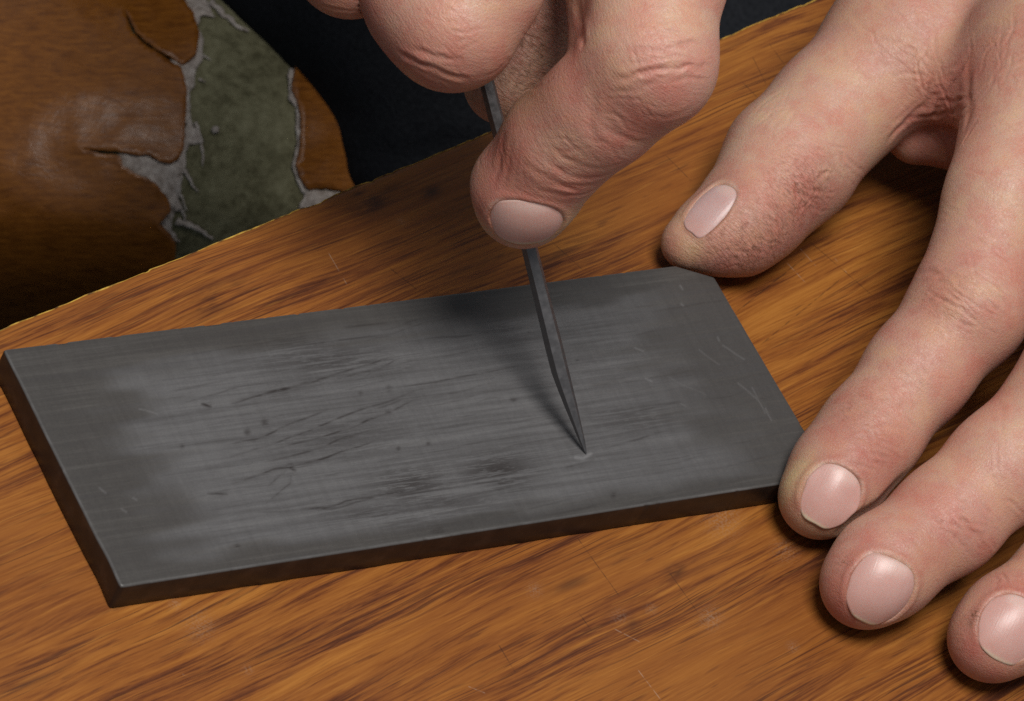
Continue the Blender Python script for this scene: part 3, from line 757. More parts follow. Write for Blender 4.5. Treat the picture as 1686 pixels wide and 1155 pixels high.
        # skin colour at the fold: dry pale cuticle behind, reddish at the sides
        s.tint(ix, face * on * .6 * np.exp(-((dd - .20) / .22) ** 2) * sst(-.1, -.6, x) * (.45 + .55 * vnoise(s.base[ix] / .9, 301)), (.56, .45, .37))
        s.tint(ix, face * on * .55 * np.exp(-((dd - .10) / .25) ** 2) * sst(-.6, .1, x), (.24, .10, .065))
        s.tint(ix, face * on * .30 * np.exp(-((dd - 1.1) / .8) ** 2) * sst(.5, -.2, x), REDD)
        # plate
        m = 44; g = np.linspace(-1, 1, m); gu, gv = np.meshgrid(g, g, indexing='ij')
        r_ = np.maximum(np.abs(gu), np.abs(gv)); th = np.arctan2(gv, gu)
        den = rho(np.cos(th), np.sin(th)); x = np.cos(th) / den * r_; y = np.sin(th) / den * r_
        sd = float(prox[0]); wob = 1 + .018 * np.sin(3 * th + sd) + .014 * np.sin(5 * th + 2.3 * sd) + .010 * np.sin(9 * th + sd * .7); x, y = x * wob, y * wob
        up = A_(x, y) @ k + lift - .16 * r_ ** 6 * (1 - sst(.5, 1., x)) - .04 * r_ ** 10
        up += .05 * (1 - y ** 2) * np.clip(1 - x, 0, 1)
        Vt = c + (x * a)[..., None] * u + (y * b)[..., None] * v + up[..., None] * n
        Vb = Vt - n * .42
        I = np.arange(m * m).reshape(m, m)
        F = np.stack([I[:-1, :-1], I[1:, :-1], I[1:, 1:], I[:-1, 1:]], -1).reshape(-1, 4)
        lp = np.r_[I[:, 0], I[-1, 1:], I[-2::-1, -1], I[0, -2:0:-1]]; lb = lp + m * m
        Fw = np.stack([lp, np.roll(lp, -1), np.roll(lb, -1), lb], -1)
        if np.cross(u, v) @ n < 0: F = F[:, ::-1]; 
        else: Fw = Fw[:, ::-1]
        cc = np.tile(np.array(col), (m * m, 1))
        def tnt(al, q): 
            nonlocal cc
            al = np.clip(al, 0, 1).reshape(-1, 1); cc = cc * (1 - al) + np.array(q) * al
        tnt(.65 * sst(-.45, -.8, x + .25 * y * y) * sst(.75, .3, np.abs(y)), (.58, .41, .36))           # lunula
        tnt(.40 * sst(.25, .75, x), (.47, .25, .20))
        tnt(.85 * sst(1 - tipw * 2.2, 1 - tipw * .9, x + .10 * y * y - .05), tipc)         # free edge
        tnt(.22 * sst(.90, 1., r_) * sst(.6, .2, x), (.33, .18, .13))
        edge = np.r_[(y * b).ravel(), (y * b).ravel()]; along = np.r_[(x * a).ravel(), (x * a).ravel()]
        Vall = np.r_[Vt.reshape(-1, 3), Vb.reshape(-1, 3)]
        s.nails.append((Vall, np.r_[F, Fw], np.r_[cc, cc], np.stack([along, edge, 0 * edge], -1)))
    def flush(s, name, label, group, axis):
        s.V = s.V + s.N * s.disp[:, None]
        o = new_mesh(name, s.V, s.F, mat_skin(axis), attrs={'col': s.col, 'wrinkle': s.wr, 'dirt': s.dirt})
        tag(o, label, 'hand', group)
        for V, F, c, l_ in s.nails: new_mesh('fingernail', V, F, MN, parent=o, attrs={'col': c, 'lie': l_})
        return o

REDD = (.345, .122, .095); PINK = (.44, .200, .160); YEL = (.43, .31, .17); PALE = (.52, .335, .245); BRN = (.24, .12, .072)

def holding_hand():
    """the hand that steadies the stone: thumb and four fingers on the board"""
    v = Vol((118, -95, -1), (330, 185, 76))
    def C(*nodes): return [(P(x, y, z), r) for x, y, z, r in nodes]
    idx = v.chain(C((1352, 818, 8.6, 7.6), (1385, 776, 10.5, 8.5), (1432, 715, 13.5, 8.75), (1512, 612, 20, 9.2), (1594, 510, 27.5, 10.3), (1652, 330, 37, 10.2), (1722, 90, 45, 13.5)), 3.5)
    mid = v.chain(C((1424, 962, 8.4, 7.9), (1455, 935, 9.5, 8.8), (1560, 855, 14, 9.3), (1650, 770, 20.5, 9.6), (1765, 662, 29, 10.8), (1830, 480, 40, 10.6), (1895, 260, 48, 13.5)), 3.5)
    rin = v.chain(C((1632, 1052, 8.2, 7.7), (1662, 1027, 9.3, 8.4), (1760, 950, 14, 8.9), (1850, 870, 20, 9.2), (1935, 795, 27, 10.), (1990, 620, 37, 10.), (2040, 430, 44, 13.)), 3.5)
    pin = v.chain(C((1850, 1165, 7.2, 6.6), (1930, 1105, 11, 7.6), (2060, 985, 21, 8.4), (2130, 800, 31, 8.8), (2170, 600, 38, 12.)), 3.5)
    thb = v.chain(C((1124, 404, 6.3, 3.4), (1154, 392, 7.6, 5.4), (1212, 373, 9.5, 8.3), (1250, 336, 11, 9.2), (1300, 268, 13.5, 11.6), (1372, 185, 18, 11.2), (1490, 78, 26, 14.5), (1700, -120, 34, 17.), (1850, -300, 38, 18.)), 5)
    idx = np.maximum(idx, 1.1 - mid); mid = np.maximum(mid, .5 - rin)
    f = np.minimum(np.minimum(idx, mid), np.minimum(rin, pin))
    # palm and back of the hand
    pal = v.new(); wr = P(1960, -420, 44)
    mcp = [P(1722, 90, 45), P(1895, 260, 48), P(2040, 430, 44), P(2170, 600, 38)]
    for i, m_ in enumerate(mcp):
        w_ = wr + np.array([0, -9. * (i - 1.2), 0]); v.cone(pal, m_ - [0, 0, 3], w_ - [0, 0, 4], 13.5, 17., 9)
    for a, b in zip(mcp[:-1], mcp[1:]): v.cone(pal, a - [0, 0, 5], b - [0, 0, 5], 11, 11, 8)
    v.cone(pal, wr, wr + (wr - mcp[1]) * .9, 23, 26, 10)
    f = smin(f, pal, 7)
    f = smin(f, thb, 4.)
    # web between thumb and index, and the soft roll of the palm seen under it
    web = v.new()
    v.cone(web, P(1480, 120, 25), P(1650, 150, 38), 8, 8, 2); v.cone(web, P(1560, 40, 30), P(1700, 40, 40), 13, 12, 4)
    f = smin(f, web, 5)
    rol = v.new(); v.cone(rol, P(1512, 214, 17), P(1600, 205, 22), 6.6, 9, 2); v.cone(rol, P(1600, 205, 22), P(1720, 60, 30), 9, 14, 2)
    f = smin(f, rol, 1.6)
    # flesh gives way against the stone and the board
    ka, kb = P(1108, 437, ST), P(1176, 458, ST)
    def box(x, y, z):
        dx = np.maximum(np.abs(x - SL / 2) - SL / 2, -3.); dy = np.maximum(np.abs(y - SW / 2) - SW / 2, -3.); dz = z - ST
        cut = ((x - SL) * (SW - kb[1]) + (y - kb[1]) * (SL - ka[0])) / math.hypot(SW - kb[1], SL - ka[0])     # its knocked-off corner
        return np.maximum(np.maximum(np.maximum(dx, dy), dz), cut) - .12 + 0 * (x + y + z)
    v.put(f, np.array([118, -20, -1.]), np.array([150, 60, 9.]), box, 1.2, 's')
    v.put(f, np.array([118, -95, -1.]), np.array([330, 185, 4.]), lambda x, y, z: z - .06 + 0 * (x + y), 1.0, 's')
    V, F = surface_nets(f, v.lo)
    h = Hand(V, F)
    # ---- colour
    for x, y, r, c, a in ((1310, 835, 5, REDD, .55), (1300, 780, 4.5, YEL, .8), (1285, 815, 3., YEL, .6), (1340, 875, 4, YEL, .35), (1420, 745, 6, REDD, .45), (1460, 770, 5, REDD, .5), (1390, 690, 8, REDD, .35), (1550, 480, 8, PINK, .6), (1660, 520, 8, REDD, .4), (1520, 600, 9, PINK, .5),
                          (1600, 420, 9, PINK, .5), (1640, 250, 14, PALE, .5), (1560, 690, 6, REDD, .35), (1480, 640, 8, PALE, .25),
                          (1375, 960, 5, REDD, .6), (1400, 1015, 5, REDD, .5), (1440, 900, 6, PINK, .6), (1540, 910, 6, REDD, .55), (1600, 840, 9, PINK, .5), (1640, 720, 8, PALE, .4), (1380, 1010, 3, REDD, .5), (1660, 790, 8, PINK, .4),
                          (1590, 1060, 6, REDD, .7), (1620, 1110, 5, REDD, .6), (1660, 960, 8, REDD, .45),
                          (1180, 425, 5.5, REDD, .6), (1250, 420, 7, REDD, .6), (1300, 390, 7, REDD, .55), (1340, 290, 6, PINK, .7), (1330, 340, 7, REDD, .5), (1110, 410, 3.2, REDD, .6), (1137, 410, 2.6, YEL, .40), (1210, 400, 5, PINK, .5),
                          (1200, 280, 2.6, REDD, .75), (1225, 305, 2.6, REDD, .45), (1290, 190, 12, PALE, .55), (1420, 130, 12, PALE, .5), (1220, 230, 6, PALE, .35), (1400, 250, 8, PALE, .35), (1330, 180, 5, PINK, .4), (1255, 300, 7, PALE, .3),
                          (1590, 130, 7, REDD, .75), (1550, 175, 6, REDD, .7), (1600, 190, 5, REDD, .65), (1500, 180, 6, PINK, .6), (1520, 240, 8, REDD, .55), (1400, 60, 10, PINK, .35), (1530, 60, 14, PINK, .3), (1660, 60, 14, BRN, .18), (1640, 480, 6, PALE, .4)):
        h.blob(x, y, r, c, a)
    # ---- knuckle folds and creases
    K = h.crease
    for a in ([(1228, 640), (1300, 690)],): pass
    # index: lines over the end joint
    K([(1405, 740), (1435, 744), (1462, 755)], .5, .22, .6, .15); K([(1398, 722), (1440, 722), (1478, 738)], .45, .20, .6, .1); K([(1412, 700), (1455, 702), (1500, 722)], .45, .16, .5)
    K([(1425, 682), (1470, 682), (1512, 700)], .5, .14, .5); K([(1378, 765), (1412, 763), (1440, 775)], .5, .20, .5, .15); K([(1440, 655), (1490, 655), (1535, 680)], .5, .10, .5)
    # index: middle joint, rougher
    K([(1520, 470), (1560, 455), (1620, 470), (1680, 520)], .7, .16, .6, .1); K([(1530, 500), (1580, 490), (1640, 510)], .6, .16, .6, .1); K([(1515, 520), (1560, 520), (1600, 545)], .6, .12, .5); K([(1545, 435), (1600, 430), (1660, 455)], .7, .14, .5); K([(1505, 452), (1525, 446), (1550, 452)], .8, .30, .6, .3)
    h.swell(1600, 490, 7, .35); h.swell(1660, 520, 6, .3)
    # middle finger
    K([(1575, 850), (1600, 870), (1625, 905)], .5, .28, .5, .2); K([(1560, 838), (1590, 860), (1612, 905)], .5, .16, .5); K([(1545, 870), (1580, 890), (1600, 920)], .5, .14, .5, .1); K([(1600, 815), (1635, 845), (1655, 880)], .5, .12, .5); K([(1490, 885), (1520, 905), (1535, 935)], .6, .16, .5, .15)
    K([(1640, 660), (1655, 690), (1650, 720)], .7, .14, .4, .25)
    K([(1690, 985), (1660, 960), (1640, 950)], .5, .1, .4)
    # thumb knuckle
    for pl, w, d in (([(1308, 265), (1330, 275), (1345, 300)], .5, .22), ([(1315, 300), (1345, 318), (1375, 318)], .45, .22), ([(1302, 318), (1330, 325), (1350, 345)], .45, .18), ([(1295, 300), (1310, 330), (1305, 360)], .5, .16), ([(1340, 255), (1370, 270), (1385, 300)], .5, .16), ([(1330, 340), (1355, 350), (1370, 345)], .4, .15), ([(1280, 340), (1300, 360), (1300, 385)], .45, .13), ([(1262, 350), (1282, 372), (1284, 400)], .45, .12), ([(1320, 240), (1350, 245), (1375, 262)], .5, .13)):
        K(pl, w, d, .7, .2)
    h.swell(1335, 285, 4.5, .5); h.swell(1325, 300, 2.5, .25)
    # web creases
    K([(1458, 238), (1490, 200), (1530, 165), (1570, 130), (1600, 85)], 1.0, .55, .5, .5); K([(1500, 195), (1545, 190), (1590, 180)], .7, .45, .5, .35); K([(1600, 90), (1592, 140), (1598, 190), (1588, 215)], 1.2, .45, .5, .55); K([(1485, 120), (1530, 125), (1575, 105)], .6, .25, .5, .25)
    K([(1470, 205), (1505, 170), (1540, 120)], .6, .25, .5, .25); K([(1540, 165), (1570, 170), (1590, 160)], .5, .3, .5, .3); K([(1595, 60), (1640, 40), (1686, 35)], 1., .25, .4); K([(1600, 200), (1640, 185), (1680, 190)], .8, .18, .4); K([(1520, 215), (1545, 235), (1550, 265)], .7, .2, .4, .2)
    K([(1400, 20), (1440, 60), (1500, 90)], .9, .10, .5); K([(1330, 80), (1380, 110), (1440, 120)], .9, .08, .5)
    K([(1232, 195), (1270, 160), (1290, 150)], .6, .10, .5)
    W_ = h.wrinkles
    W_(1590, 490, (.79, .61), 22, 110, 80, .17, .3, 1, .25); W_(1445, 722, (.79, .61), 16, 80, 60, .14, .2, 2, .2); W_(1585, 872, (.6, .8), 15, 80, 55, .14, .25, 3, .2)
    W_(1340, 300, (.55, .83), 24, 70, 75, .20, .7, 4, .4); W_(1280, 385, (.5, .85), 16, 60, 70, .12, .4, 5, .3); W_(1215, 410, (.6, .8), 12, 40, 50, .10, .5, 6, .3)
    W_(1555, 150, (.75, -.65), 22, 80, 70, .22, .5, 7, .4); W_(1640, 90, (.55, -.83), 24, 120, 90, .12, .5, 8, .15); W_(1460, 90, (.8, .6), 16, 110, 100, .09, .4, 9, .1); W_(1290, 170, (.75, -.65), 10, 70, 70, .08, .4, 10, .1)
    W_(1500, 640, (.79, .61), 14, 80, 90, .08, .3, 11, .1); W_(1640, 330, (.95, .2), 14, 110, 150, .07, .4, 12, .1); W_(1660, 800, (.6, .8), 12, 90, 80, .08, .3, 13, .1); W_(1670, 960, (.6, .8), 8, 60, 50, .12, .3, 14, .2)
    h.swell(1595, 488, 6, .35); h.swell(1432, 712, 5, .2); h.swell(1565, 855, 5, .2)
    # ---- rougher skin and grime
    for x, y, r, a in ((1335, 300, 8, 1.), (1290, 370, 9, .8), (1220, 410, 8, .7), (1150, 420, 5, .6), (1590, 490, 12, .55), (1440, 730, 8, .45), (1590, 880, 8, .4), (1560, 150, 10, .6), (1640, 100, 16, .4)): h.field('wr', x, y, r, a)
    for x, y, r, a in ((1330, 305, 6, .75), (1300, 360, 6, .6), (1255, 395, 5, .45), (1205, 400, 4, .45), (1152, 412, 3., .3), (1540, 500, 6, .35), (1400, 665, 5, .35), (1392, 925, 2., .7), (1606, 1015, 2.2, 1.3), (1440, 640, 6, .2), (1250, 430, 6, .35), (1210, 445, 6, .4)): h.field('dirt', x, y, r, a)
    # ---- nails
    h.nail((1398, 772), (1342, 862), (1317, 806), (1412, 832), tipw=.10)
    h.nail((1478, 925), (1420, 1025), (1394, 955), (1500, 985), tipw=.08)
    h.nail((1690, 985), (1640, 1085), (1608, 1022), (1712, 1052), tipw=.10, tipc=(.50, .41, .30))
    h.nail((1886, 1122), (1842, 1192), (1828, 1143), (1890, 1172), tipw=.10)
    h.nail((1199, 302), (1134, 379), (1147, 338), (1196, 358), growb=1.12, col=(.47, .305, .285), tipw=.02, p=3.2, fold=.15)
    return h.flush('hand', 'hand lying on the board with thumb and fingertips against the stone', 'hands of the person working', (.75, .47, .42))

def gripping_hand():
    """the hand that grips the graver: index on top, other fingers curled, thumb behind"""
    v = Vol((20, 0, 22), (250, 240, 175))
    def C(*nodes): return [(Q(x, y, d), r) for x, y, d, r in nodes]
    td = ((tool_at(320) - CAM) @ R[2])
    D0 = td - 9.6
    idx = v.chain(C((860, 336, D0 + 1, 7.2), (866, 312, D0 - 2, 8.6), (922, 234, D0 - 9, 9.0), (990, 178, D0 - 15, 9.4), (1070, 104, D0 - 21, 10.4), (1082, -60, D0 - 14, 11.6), (1088, -380, D0 + 4, 14)), 4)
    v.cone(idx, Q(985, 60, D0 - 10), Q(990, -120, D0 - 6), 5., 7., 4.5)
    D1 = D0 - 14
    mid = v.chain(C((796, -30, D1, 9.8), (746, 42, D1 - 1, 10.0), (712, -4, D1 + 3, 10.9), (760, -60, D1 + 6, 12), (830, -380, D1 + 16, 13.5)), 4)
    v.cone(mid, Q(742, 40, D1 + 1), Q(760, 10, D1 + 22), 10, 8.5, 3); v.cone(mid, Q(796, -30, D1), Q(760, -60, D1 + 6), 9.8, 12, 3)
    rin = v.chain(C((579, -68, D1 + 8, 9.0), (620, -160, D1 + 10, 10.2), (690, -400, D1 + 20, 13)), 4)
    v.cone(rin, Q(577, -64, D1 + 8), Q(640, -60, D1 + 30), 9.4, 8, 3)
    pin = v.chain(C((455, -200, D1 + 16, 8.6), (560, -430, D1 + 24, 12)), 3)
    v.cone(pin, Q(455, -200, D1 + 16), Q(540, -180, D1 + 34), 8.4, 7.5, 3)
    td2 = ((tool_at(150) - CAM) @ R[2])
    thb = v.chain(C((826, 150, td2 + 8.5, 5.4), (838, 118, td2 + 9.5, 7.6), (880, 30, td2 + 11, 9.6), (940, -120, td2 + 14, 10.6), (1010, -330, td2 + 18, 13.5), (1020, -640, td2 + 22, 17)), 4)
    idx = np.maximum(idx, .5 - mid); rin = np.maximum(rin, .5 - mid); thb = np.maximum(thb, .6 - idx)
    f = np.minimum(np.minimum(idx, mid), np.minimum(rin, pin)); f = np.minimum(f, thb)
    pal = v.new(); wr = Q(930, -1000, D0 + 34)
    mc = [Q(1085, -380, D0 + 6), Q(830, -380, D1 + 18), Q(690, -400, D1 + 22), Q(560, -430, D1 + 26)]
    for i, m_ in enumerate(mc): v.cone(pal, m_, wr + R[0] * (12 - 8 * i), 13, 17, 9)
    for a, b in zip(mc[:-1], mc[1:]): v.cone(pal, a, b, 12, 12, 8)
    v.cone(pal, Q(1020, -640, td2 + 22), wr, 17, 18, 8)
    v.cone(pal, wr, wr + (wr - mc[1]) * .6, 22, 24, 8)
    f = smin(f, pal, 6)
    V, F = surface_nets(f, v.lo)
    h = Hand(V, F)
    for x, y, r, c, a in ((820, 260, 6, REDD, .7), (850, 220, 6, REDD, .6), (800, 310, 5, REDD, .6), (785, 360, 3.5, REDD, .4), (900, 180, 7, REDD, .5), (940, 120, 7, REDD, .5), (930, 300, 6, PINK, .5), (1000, 250, 8, PINK, .4), (1090, 160, 10, REDD, .45), (1140, 110, 8, PINK, .6), (1060, 150, 8, PINK, .4), (1080, 40, 12, PALE, .45),
                          (920, 250, 7, PALE, .35), (830, 395, 3, YEL, .65), (800, 380, 3, YEL, .6), (915, 385, 3, YEL, .75), (940, 360, 3, YEL, .5), (860, 402, 3, YEL, .5), (960, 310, 4, REDD, .45), (1030, 190, 8, REDD, .3),
                          (740, 130, 6, REDD, .65), (690, 110, 6, REDD, .55), (790, 110, 6, REDD, .5), (640, 70, 6, PINK, .5), (760, 50, 10, PALE, .3), (840, 30, 7, REDD, .3), (550, 10, 6, REDD, .55), (600, 10, 5, REDD, .5),
                          (880, 100, 12, BRN, .5), (860, 160, 8, BRN, .6), (790, 165, 6, BRN, .5), (955, 40, 4, REDD, .6)):  # the browns paint shade onto the thumb behind the index
        h.blob(x, y, r, c, a)
    K = h.crease
    # index: middle joint lines
    K([(1008, 132), (1060, 122), (1110, 108), (1172, 112)], .7, .42, .6, .5); K([(1020, 88), (1070, 82), (1130, 74), (1160, 72)], .7, .20, .5, .35); K([(1000, 150), (1040, 150), (1080, 142)], .6, .18, .5); K([(1025, 60), (1080, 58), (1130, 50)], .8, .12, .5); K([(1060, 190), (1100, 195), (1140, 180)], .8, .14, .5, .1)
    # fold where the finger bends sideways
    K([(950, 0), (957, 40), (962, 78)], 1.1, .5, .5, .4); K([(980, 150), (968, 200), (985, 240)], 1.1, .22, .5, .1)
    # end joint
    K([(860, 270), (890, 290), (940, 310), (1000, 302)], .8, .20, .6, .2); K([(895, 255), (925, 285), (965, 297), (1010, 285)], .7, .20, .6, .2); K([(880, 310), (920, 322), (965, 322), (990, 305)], .7, .18, .5, .2); K([(905, 240), (940, 268), (985, 280), (1030, 268)], .7, .18, .6, .1)
    K([(830, 215), (826, 260), (812, 300)], 1.0, .22, .5, .25); K([(842, 230), (836, 270), (826, 310)], .8, .14, .5, .15); K([(1000, 210), (1030, 232), (1062, 235)], .8, .18, .5)
    # middle finger knuckle
    K([(655, 88), (690, 104), (730, 122), (770, 132)], .8, .45, .7, .25); K([(672, 80), (710, 92), (760, 100)], .7, .16, .5); K([(668, 104), (705, 122), (745, 138)], .7, .22, .5, .2); K([(780, 128), (815, 122), (835, 100)], .7, .14, .4)
    K([(530, 10), (560, 18), (595, 18)], .6, .18, .5, .2)
    W_ = h.wrinkles
    W_(1095, 112, (1, -.1), 18, 110, 70, .085, .2, 21, .3); W_(945, 290, (.95, .25), 16, 110, 60, .075, .15, 22, .25); W_(720, 110, (.9, .4), 12, 80, 45, .085, .25, 23, .3); W_(830, 260, (-.25, 1), 12, 70, 60, .10, .25, 24, .3); W_(1080, 40, (1, -.05), 14, 120, 80, .07, .3, 25, .1)
    W_(1040, 200, (.7, .7), 14, 80, 80, .09, .4, 26, .15); W_(760, 40, (.9, .2), 12, 100, 60, .07, .4, 27, .1); W_(880, 100, (1, .2), 14, 60, 90, .12, .5, 28, .2)
    for x, y, r, a in ((1090, 110, 14, .45), (930, 280, 9, .5), (710, 110, 9, .5), (860, 110, 14, 1.), (890, 60, 12, 1.)): h.field('wr', x, y, r, a)
    for x, y, r, a in ((860, 120, 12, .5), (880, 60, 12, .5), (811, 352, 1.0, 1.3), (815, 349, .8, 1.3), (800, 345, 2, .5), (930, 380, 2., .3), (860, 328, 3, .2)): h.field('dirt', x, y, r, a)
    h.nail((866, 330), (864, 403), (806, 362), (930, 366), col=(.54, .33, .285), tipc=(.50, .43, .30), tipw=.16, p=2.5, fold=.18)
    return h.flush('hand', 'hand gripping the steel graver, index finger pressed along it', 'hands of the person working', Q(1072, 116, 850) - Q(880, 300, 868))

gripping_hand()
holding_hand()

# ================================================================= CUSHION
_ys = np.arange(-400, 800, 4.); _tilt = np.interp(_ys, [-400, -200, 0, 120, 230, 320, 400, 470, 560, 800], [74, 70, 58, 40, 14, -16, -45, -66, -78, -84])
_dep = np.r_[0, np.cumsum(-np.tan(np.radians((_tilt[1:] + _tilt[:-1]) / 2)) * 4 * .128)]; _dep -= _dep[np.argmin(np.abs(_ys - 250))]
def cush(xy, off=0.):
    """point of the seat surface seen at a photo position; off lifts it out of the surface"""
    x, y = xy[:, 0], xy[:, 1]
    yy = y - .02 * (x - 100)
    dep = 1085 + np.interp(yy, _ys, _dep) + .00022 * (x - 150) ** 2 * .5 + .9 * vnoise(np.c_[x / 110, y / 70], 51) + .22 * vnoise(np.c_[x / 35, y / 30], 52)
    t = np.radians(np.interp(yy, _ys, _tilt))
    Xc = np.stack([(x - 843) / FPX * dep, (y - 577.5) / FPX * dep, dep], -1)
    nr = np.stack([0 * x, -np.sin(t), -np.cos(t)], -1)
    return CAM + (Xc + nr * np.reshape(off, (-1, 1))) @ R
def sheet(name, poly, off, thick, step, mat, parent, lift=None, smooth=True):
    """sheet with a ragged outline (photo positions) laid on the seat, with thickness"""
    poly = np.asarray(poly, float)
    lo, hi = poly.min(0), poly.max(0)
    gx, gy = np.meshgrid(np.arange(lo[0] + step / 2, hi[0], step), np.arange(lo[1] + step / 2, hi[1], step), indexing='ij')
    g = np.c_[gx.ravel(), gy.ravel()]; g = g + (vnoise(g / 3.3, 61) * step * .2)[:, None]
    x, y = g[:, 0], g[:, 1]; ins = np.zeros(len(g), bool)
    for a, b in zip(poly, np.roll(poly, -1, 0)):
        c = ((a[1] > y) != (b[1] > y)); xi = (b[0] - a[0]) * (y - a[1]) / (b[1] - a[1] + 1e-12) + a[0]; ins ^= c & (x < xi)
    loop = np.r_[poly, poly[:1]]; d = pline(g, loop); g = g[ins & (d > step * .45)]
    k = len(poly); pts = [Vector(p) for p in np.r_[poly, g]]
    r = geometry.delaunay_2d_cdt(pts, [], [list(range(k))], 1, 1e-4)
    v2 = np.array([[p.x, p.y] for p in r[0]]); F = [list(f) for f in r[2]]
    edge = pline(v2, loop) 
    o_ = off + (lift(v2, edge) if lift else 0.)
    A = cush(v2, o_); B = cush(v2, o_ - thick); n = len(v2)
    cnt = {}
    for f in F:
        for a, b in zip(f, f[1:] + f[:1]): cnt[(a, b)] = 1
    W_ = [[a, b, b + n, a + n] for (a, b) in cnt if (b, a) not in cnt]
    faces = F + [[i + n for i in f[::-1]] for f in F] + [w[::-1] for w in W_]
    V = np.r_[A, B]; me = new_mesh(name, V, faces, mat, smooth=smooth, attrs={'uvw': np.r_[np.c_[v2 / 100., 0 * v2[:, 0]], np.c_[v2 / 100., 0 * v2[:, 0] + 1]]})
    import bmesh
    bm = bmesh.new(); bm.from_mesh(me.data); bmesh.ops.recalc_face_normals(bm, faces=bm.faces); bm.to_mesh(me.data); bm.free()
    adopt(me, parent); return me
def ragged(pts, amp, step=9, seed=70):
    """break an outline into small irregular teeth"""
    out = []
    pts = np.asarray(pts, float)
    for i, (a, b) in enumerate(zip(pts[:-1], pts[1:])):
        L = np.linalg.norm(b - a); n = max(1, int(L / step)); nv = np.array([b[1] - a[1], a[0] - b[0]]) / (L + 1e-9)
        for j in range(n):
            q = a + (b - a) * j / n; out.append(q + nv * amp * (vnoise(q[None] / 7., seed)[0] + .5 * vnoise(q[None] / 2.7, seed + 1)[0]))
    out.append(pts[-1]); return np.array(out)
def build_cushion():
    root = empty('seat_cushion', cush(np.array([[200., 500.]]))[0])
    tag(root, 'brown vinyl seat cushion torn open over green padding', 'cushion')
    Zf = 1 / 1.992
    sheet('padding', [(-420, -380), (900, -380), (900, 760), (-420, 760)], -1.3, 60., 16, MF, root)
    tearL = np.array([(585, -40), (600, 0), (636, 50), (655, 125), (642, 178), (600, 212), (512, 164), (446, 110), (408, 36), (436, 116), (502, 172), (594, 222), (614, 300), (608, 400), (602, 490), (585, 525), (560, 538), (522, 530), (492, 508), (452, 512), (388, 497), (330, 496), (250, 486), (330, 503), (392, 512), (404, 545), (450, 572), (512, 600), (552, 655), (560, 690), (520, 733), (552, 762), (576, 800), (578, 900)]) * Zf
    tr = ragged(tearL, 1.3, 6)
    left = np.r_[tr, [(300, 760), (-420, 760), (-420, -380), (285, -380)]]
    curl = lambda v2, e: .55 * np.exp(-e / 9.) * (v2[:, 0] > 30) * (v2[:, 1] < 460) + .15 * np.exp(-(pline(v2, np.array([(190, 238), (225, 200), (255, 225), (262, 262)])) / 16) ** 2) + .35 * vnoise(v2 / 26., 77) * np.exp(-e / 60.)
    a = sheet('vinyl_cover', left, 0., 1.0, 7, MV, root, curl); a['label'] = 'large brown vinyl piece with cracked torn edge'
    tearR = np.array([(985, -380), (1010, 100), (968, 222), (956, 300), (976, 332), (986, 400), (986, 480), (971, 540), (986, 590), (1012, 622), (1060, 616), (1120, 625), (1300, 800)]) * Zf
    tr2 = ragged(tearR, 1.2, 6, 90)
    b = sheet('vinyl_cover', np.r_[tr2[::-1], [(900, -380), (900, 760), (680, 760)]][::-1], 0., 1.0, 9, MV, root, lambda v2, e: .5 * np.exp(-e / 10.)); b['label'] = 'narrow brown vinyl strip beside the green tear'
    # pale torn backing cloth left along the tears
    def patch(pts, seed, off=-.45, amp=2.5, th=.5):
        p = np.array(pts, float) * Zf; q = ragged(np.r_[p, p[:1]], amp, 5, seed)[:-1]
        o = sheet('torn_backing', q, off, th, 6, MW, root, lambda v2, e: .5 * vnoise(v2 / 5., seed)); return o
    patch([(575, -30), (668, -20), (700, 45), (660, 40), (648, 80), (664, 120), (662, 190), (640, 220), (636, 270), (620, 300), (626, 380), (612, 400), (560, 380), (580, 230), (560, 200), (620, 130), (610, 60)], 101)
    patch([(620, 370), (640, 420), (668, 462), (640, 470), (618, 470), (606, 540), (598, 600), (586, 660), (600, 690), (572, 700), (560, 760), (590, 800), (566, 800), (548, 765), (505, 742), (545, 715), (545, 670), (500, 610), (440, 590), (395, 560), (380, 520), (392, 500), (470, 500), (540, 525), (590, 480)], 111)
    patch([(950, 215), (985, 240), (1015, 290), (985, 300), (1000, 340), (996, 480), (985, 540), (1000, 580), (1050, 625), (1110, 632), (1140, 665), (1010, 690), (975, 690), (1000, 650), (985, 620), (965, 570), (958, 530), (975, 470), (970, 350), (945, 320)], 121)
    # loose threads
    for i, (pl, w) in enumerate((([(602, 560), (622, 590), (645, 632)], .55), ([(580, 728), (630, 748), (665, 770), (698, 795)], .8), ([(690, 0), (740, 45), (790, 85), (815, 96)], .8), ([(640, 395), (662, 465), (664, 545)], .5), ([(575, 620), (600, 660), (612, 700)], .4), ([(655, 170), (690, 190)], .35),
                                 ([(600, 690), (606, 730), (640, 750)], .35), ([(650, 250), (675, 262)], .3), ([(625, 20), (670, 35), (700, 50)], .5))):
        p = np.array(pl, float) * Zf
        t = np.linspace(0, len(p) - 1, 14); q = np.stack([np.interp(t, range(len(p)), p[:, d]) for d in (0, 1)], -1)
        q += np.stack([vnoise(q / 9., 130 + i), vnoise(q / 9., 150 + i)], -1) * 2.2
        c = cush(q, -1.0 + .35); V = []; m = 6
        for j in range(len(q)):
            d = c[min(j + 1, len(q) - 1)] - c[max(j - 1, 0)]; d /= np.linalg.norm(d); s1 = np.cross(d, R[2]); s1 /= np.linalg.norm(s1); s2 = np.cross(d, s1)
            w_ = w * (1 - .75 * j / len(q)) * (1 + .3 * math.sin(j * 2.1 + i)); V += [c[j] + w_ * (math.cos(k * 2 * math.pi / m) * s1 + .6 * math.sin(k * 2 * math.pi / m) * s2) for k in range(m)]
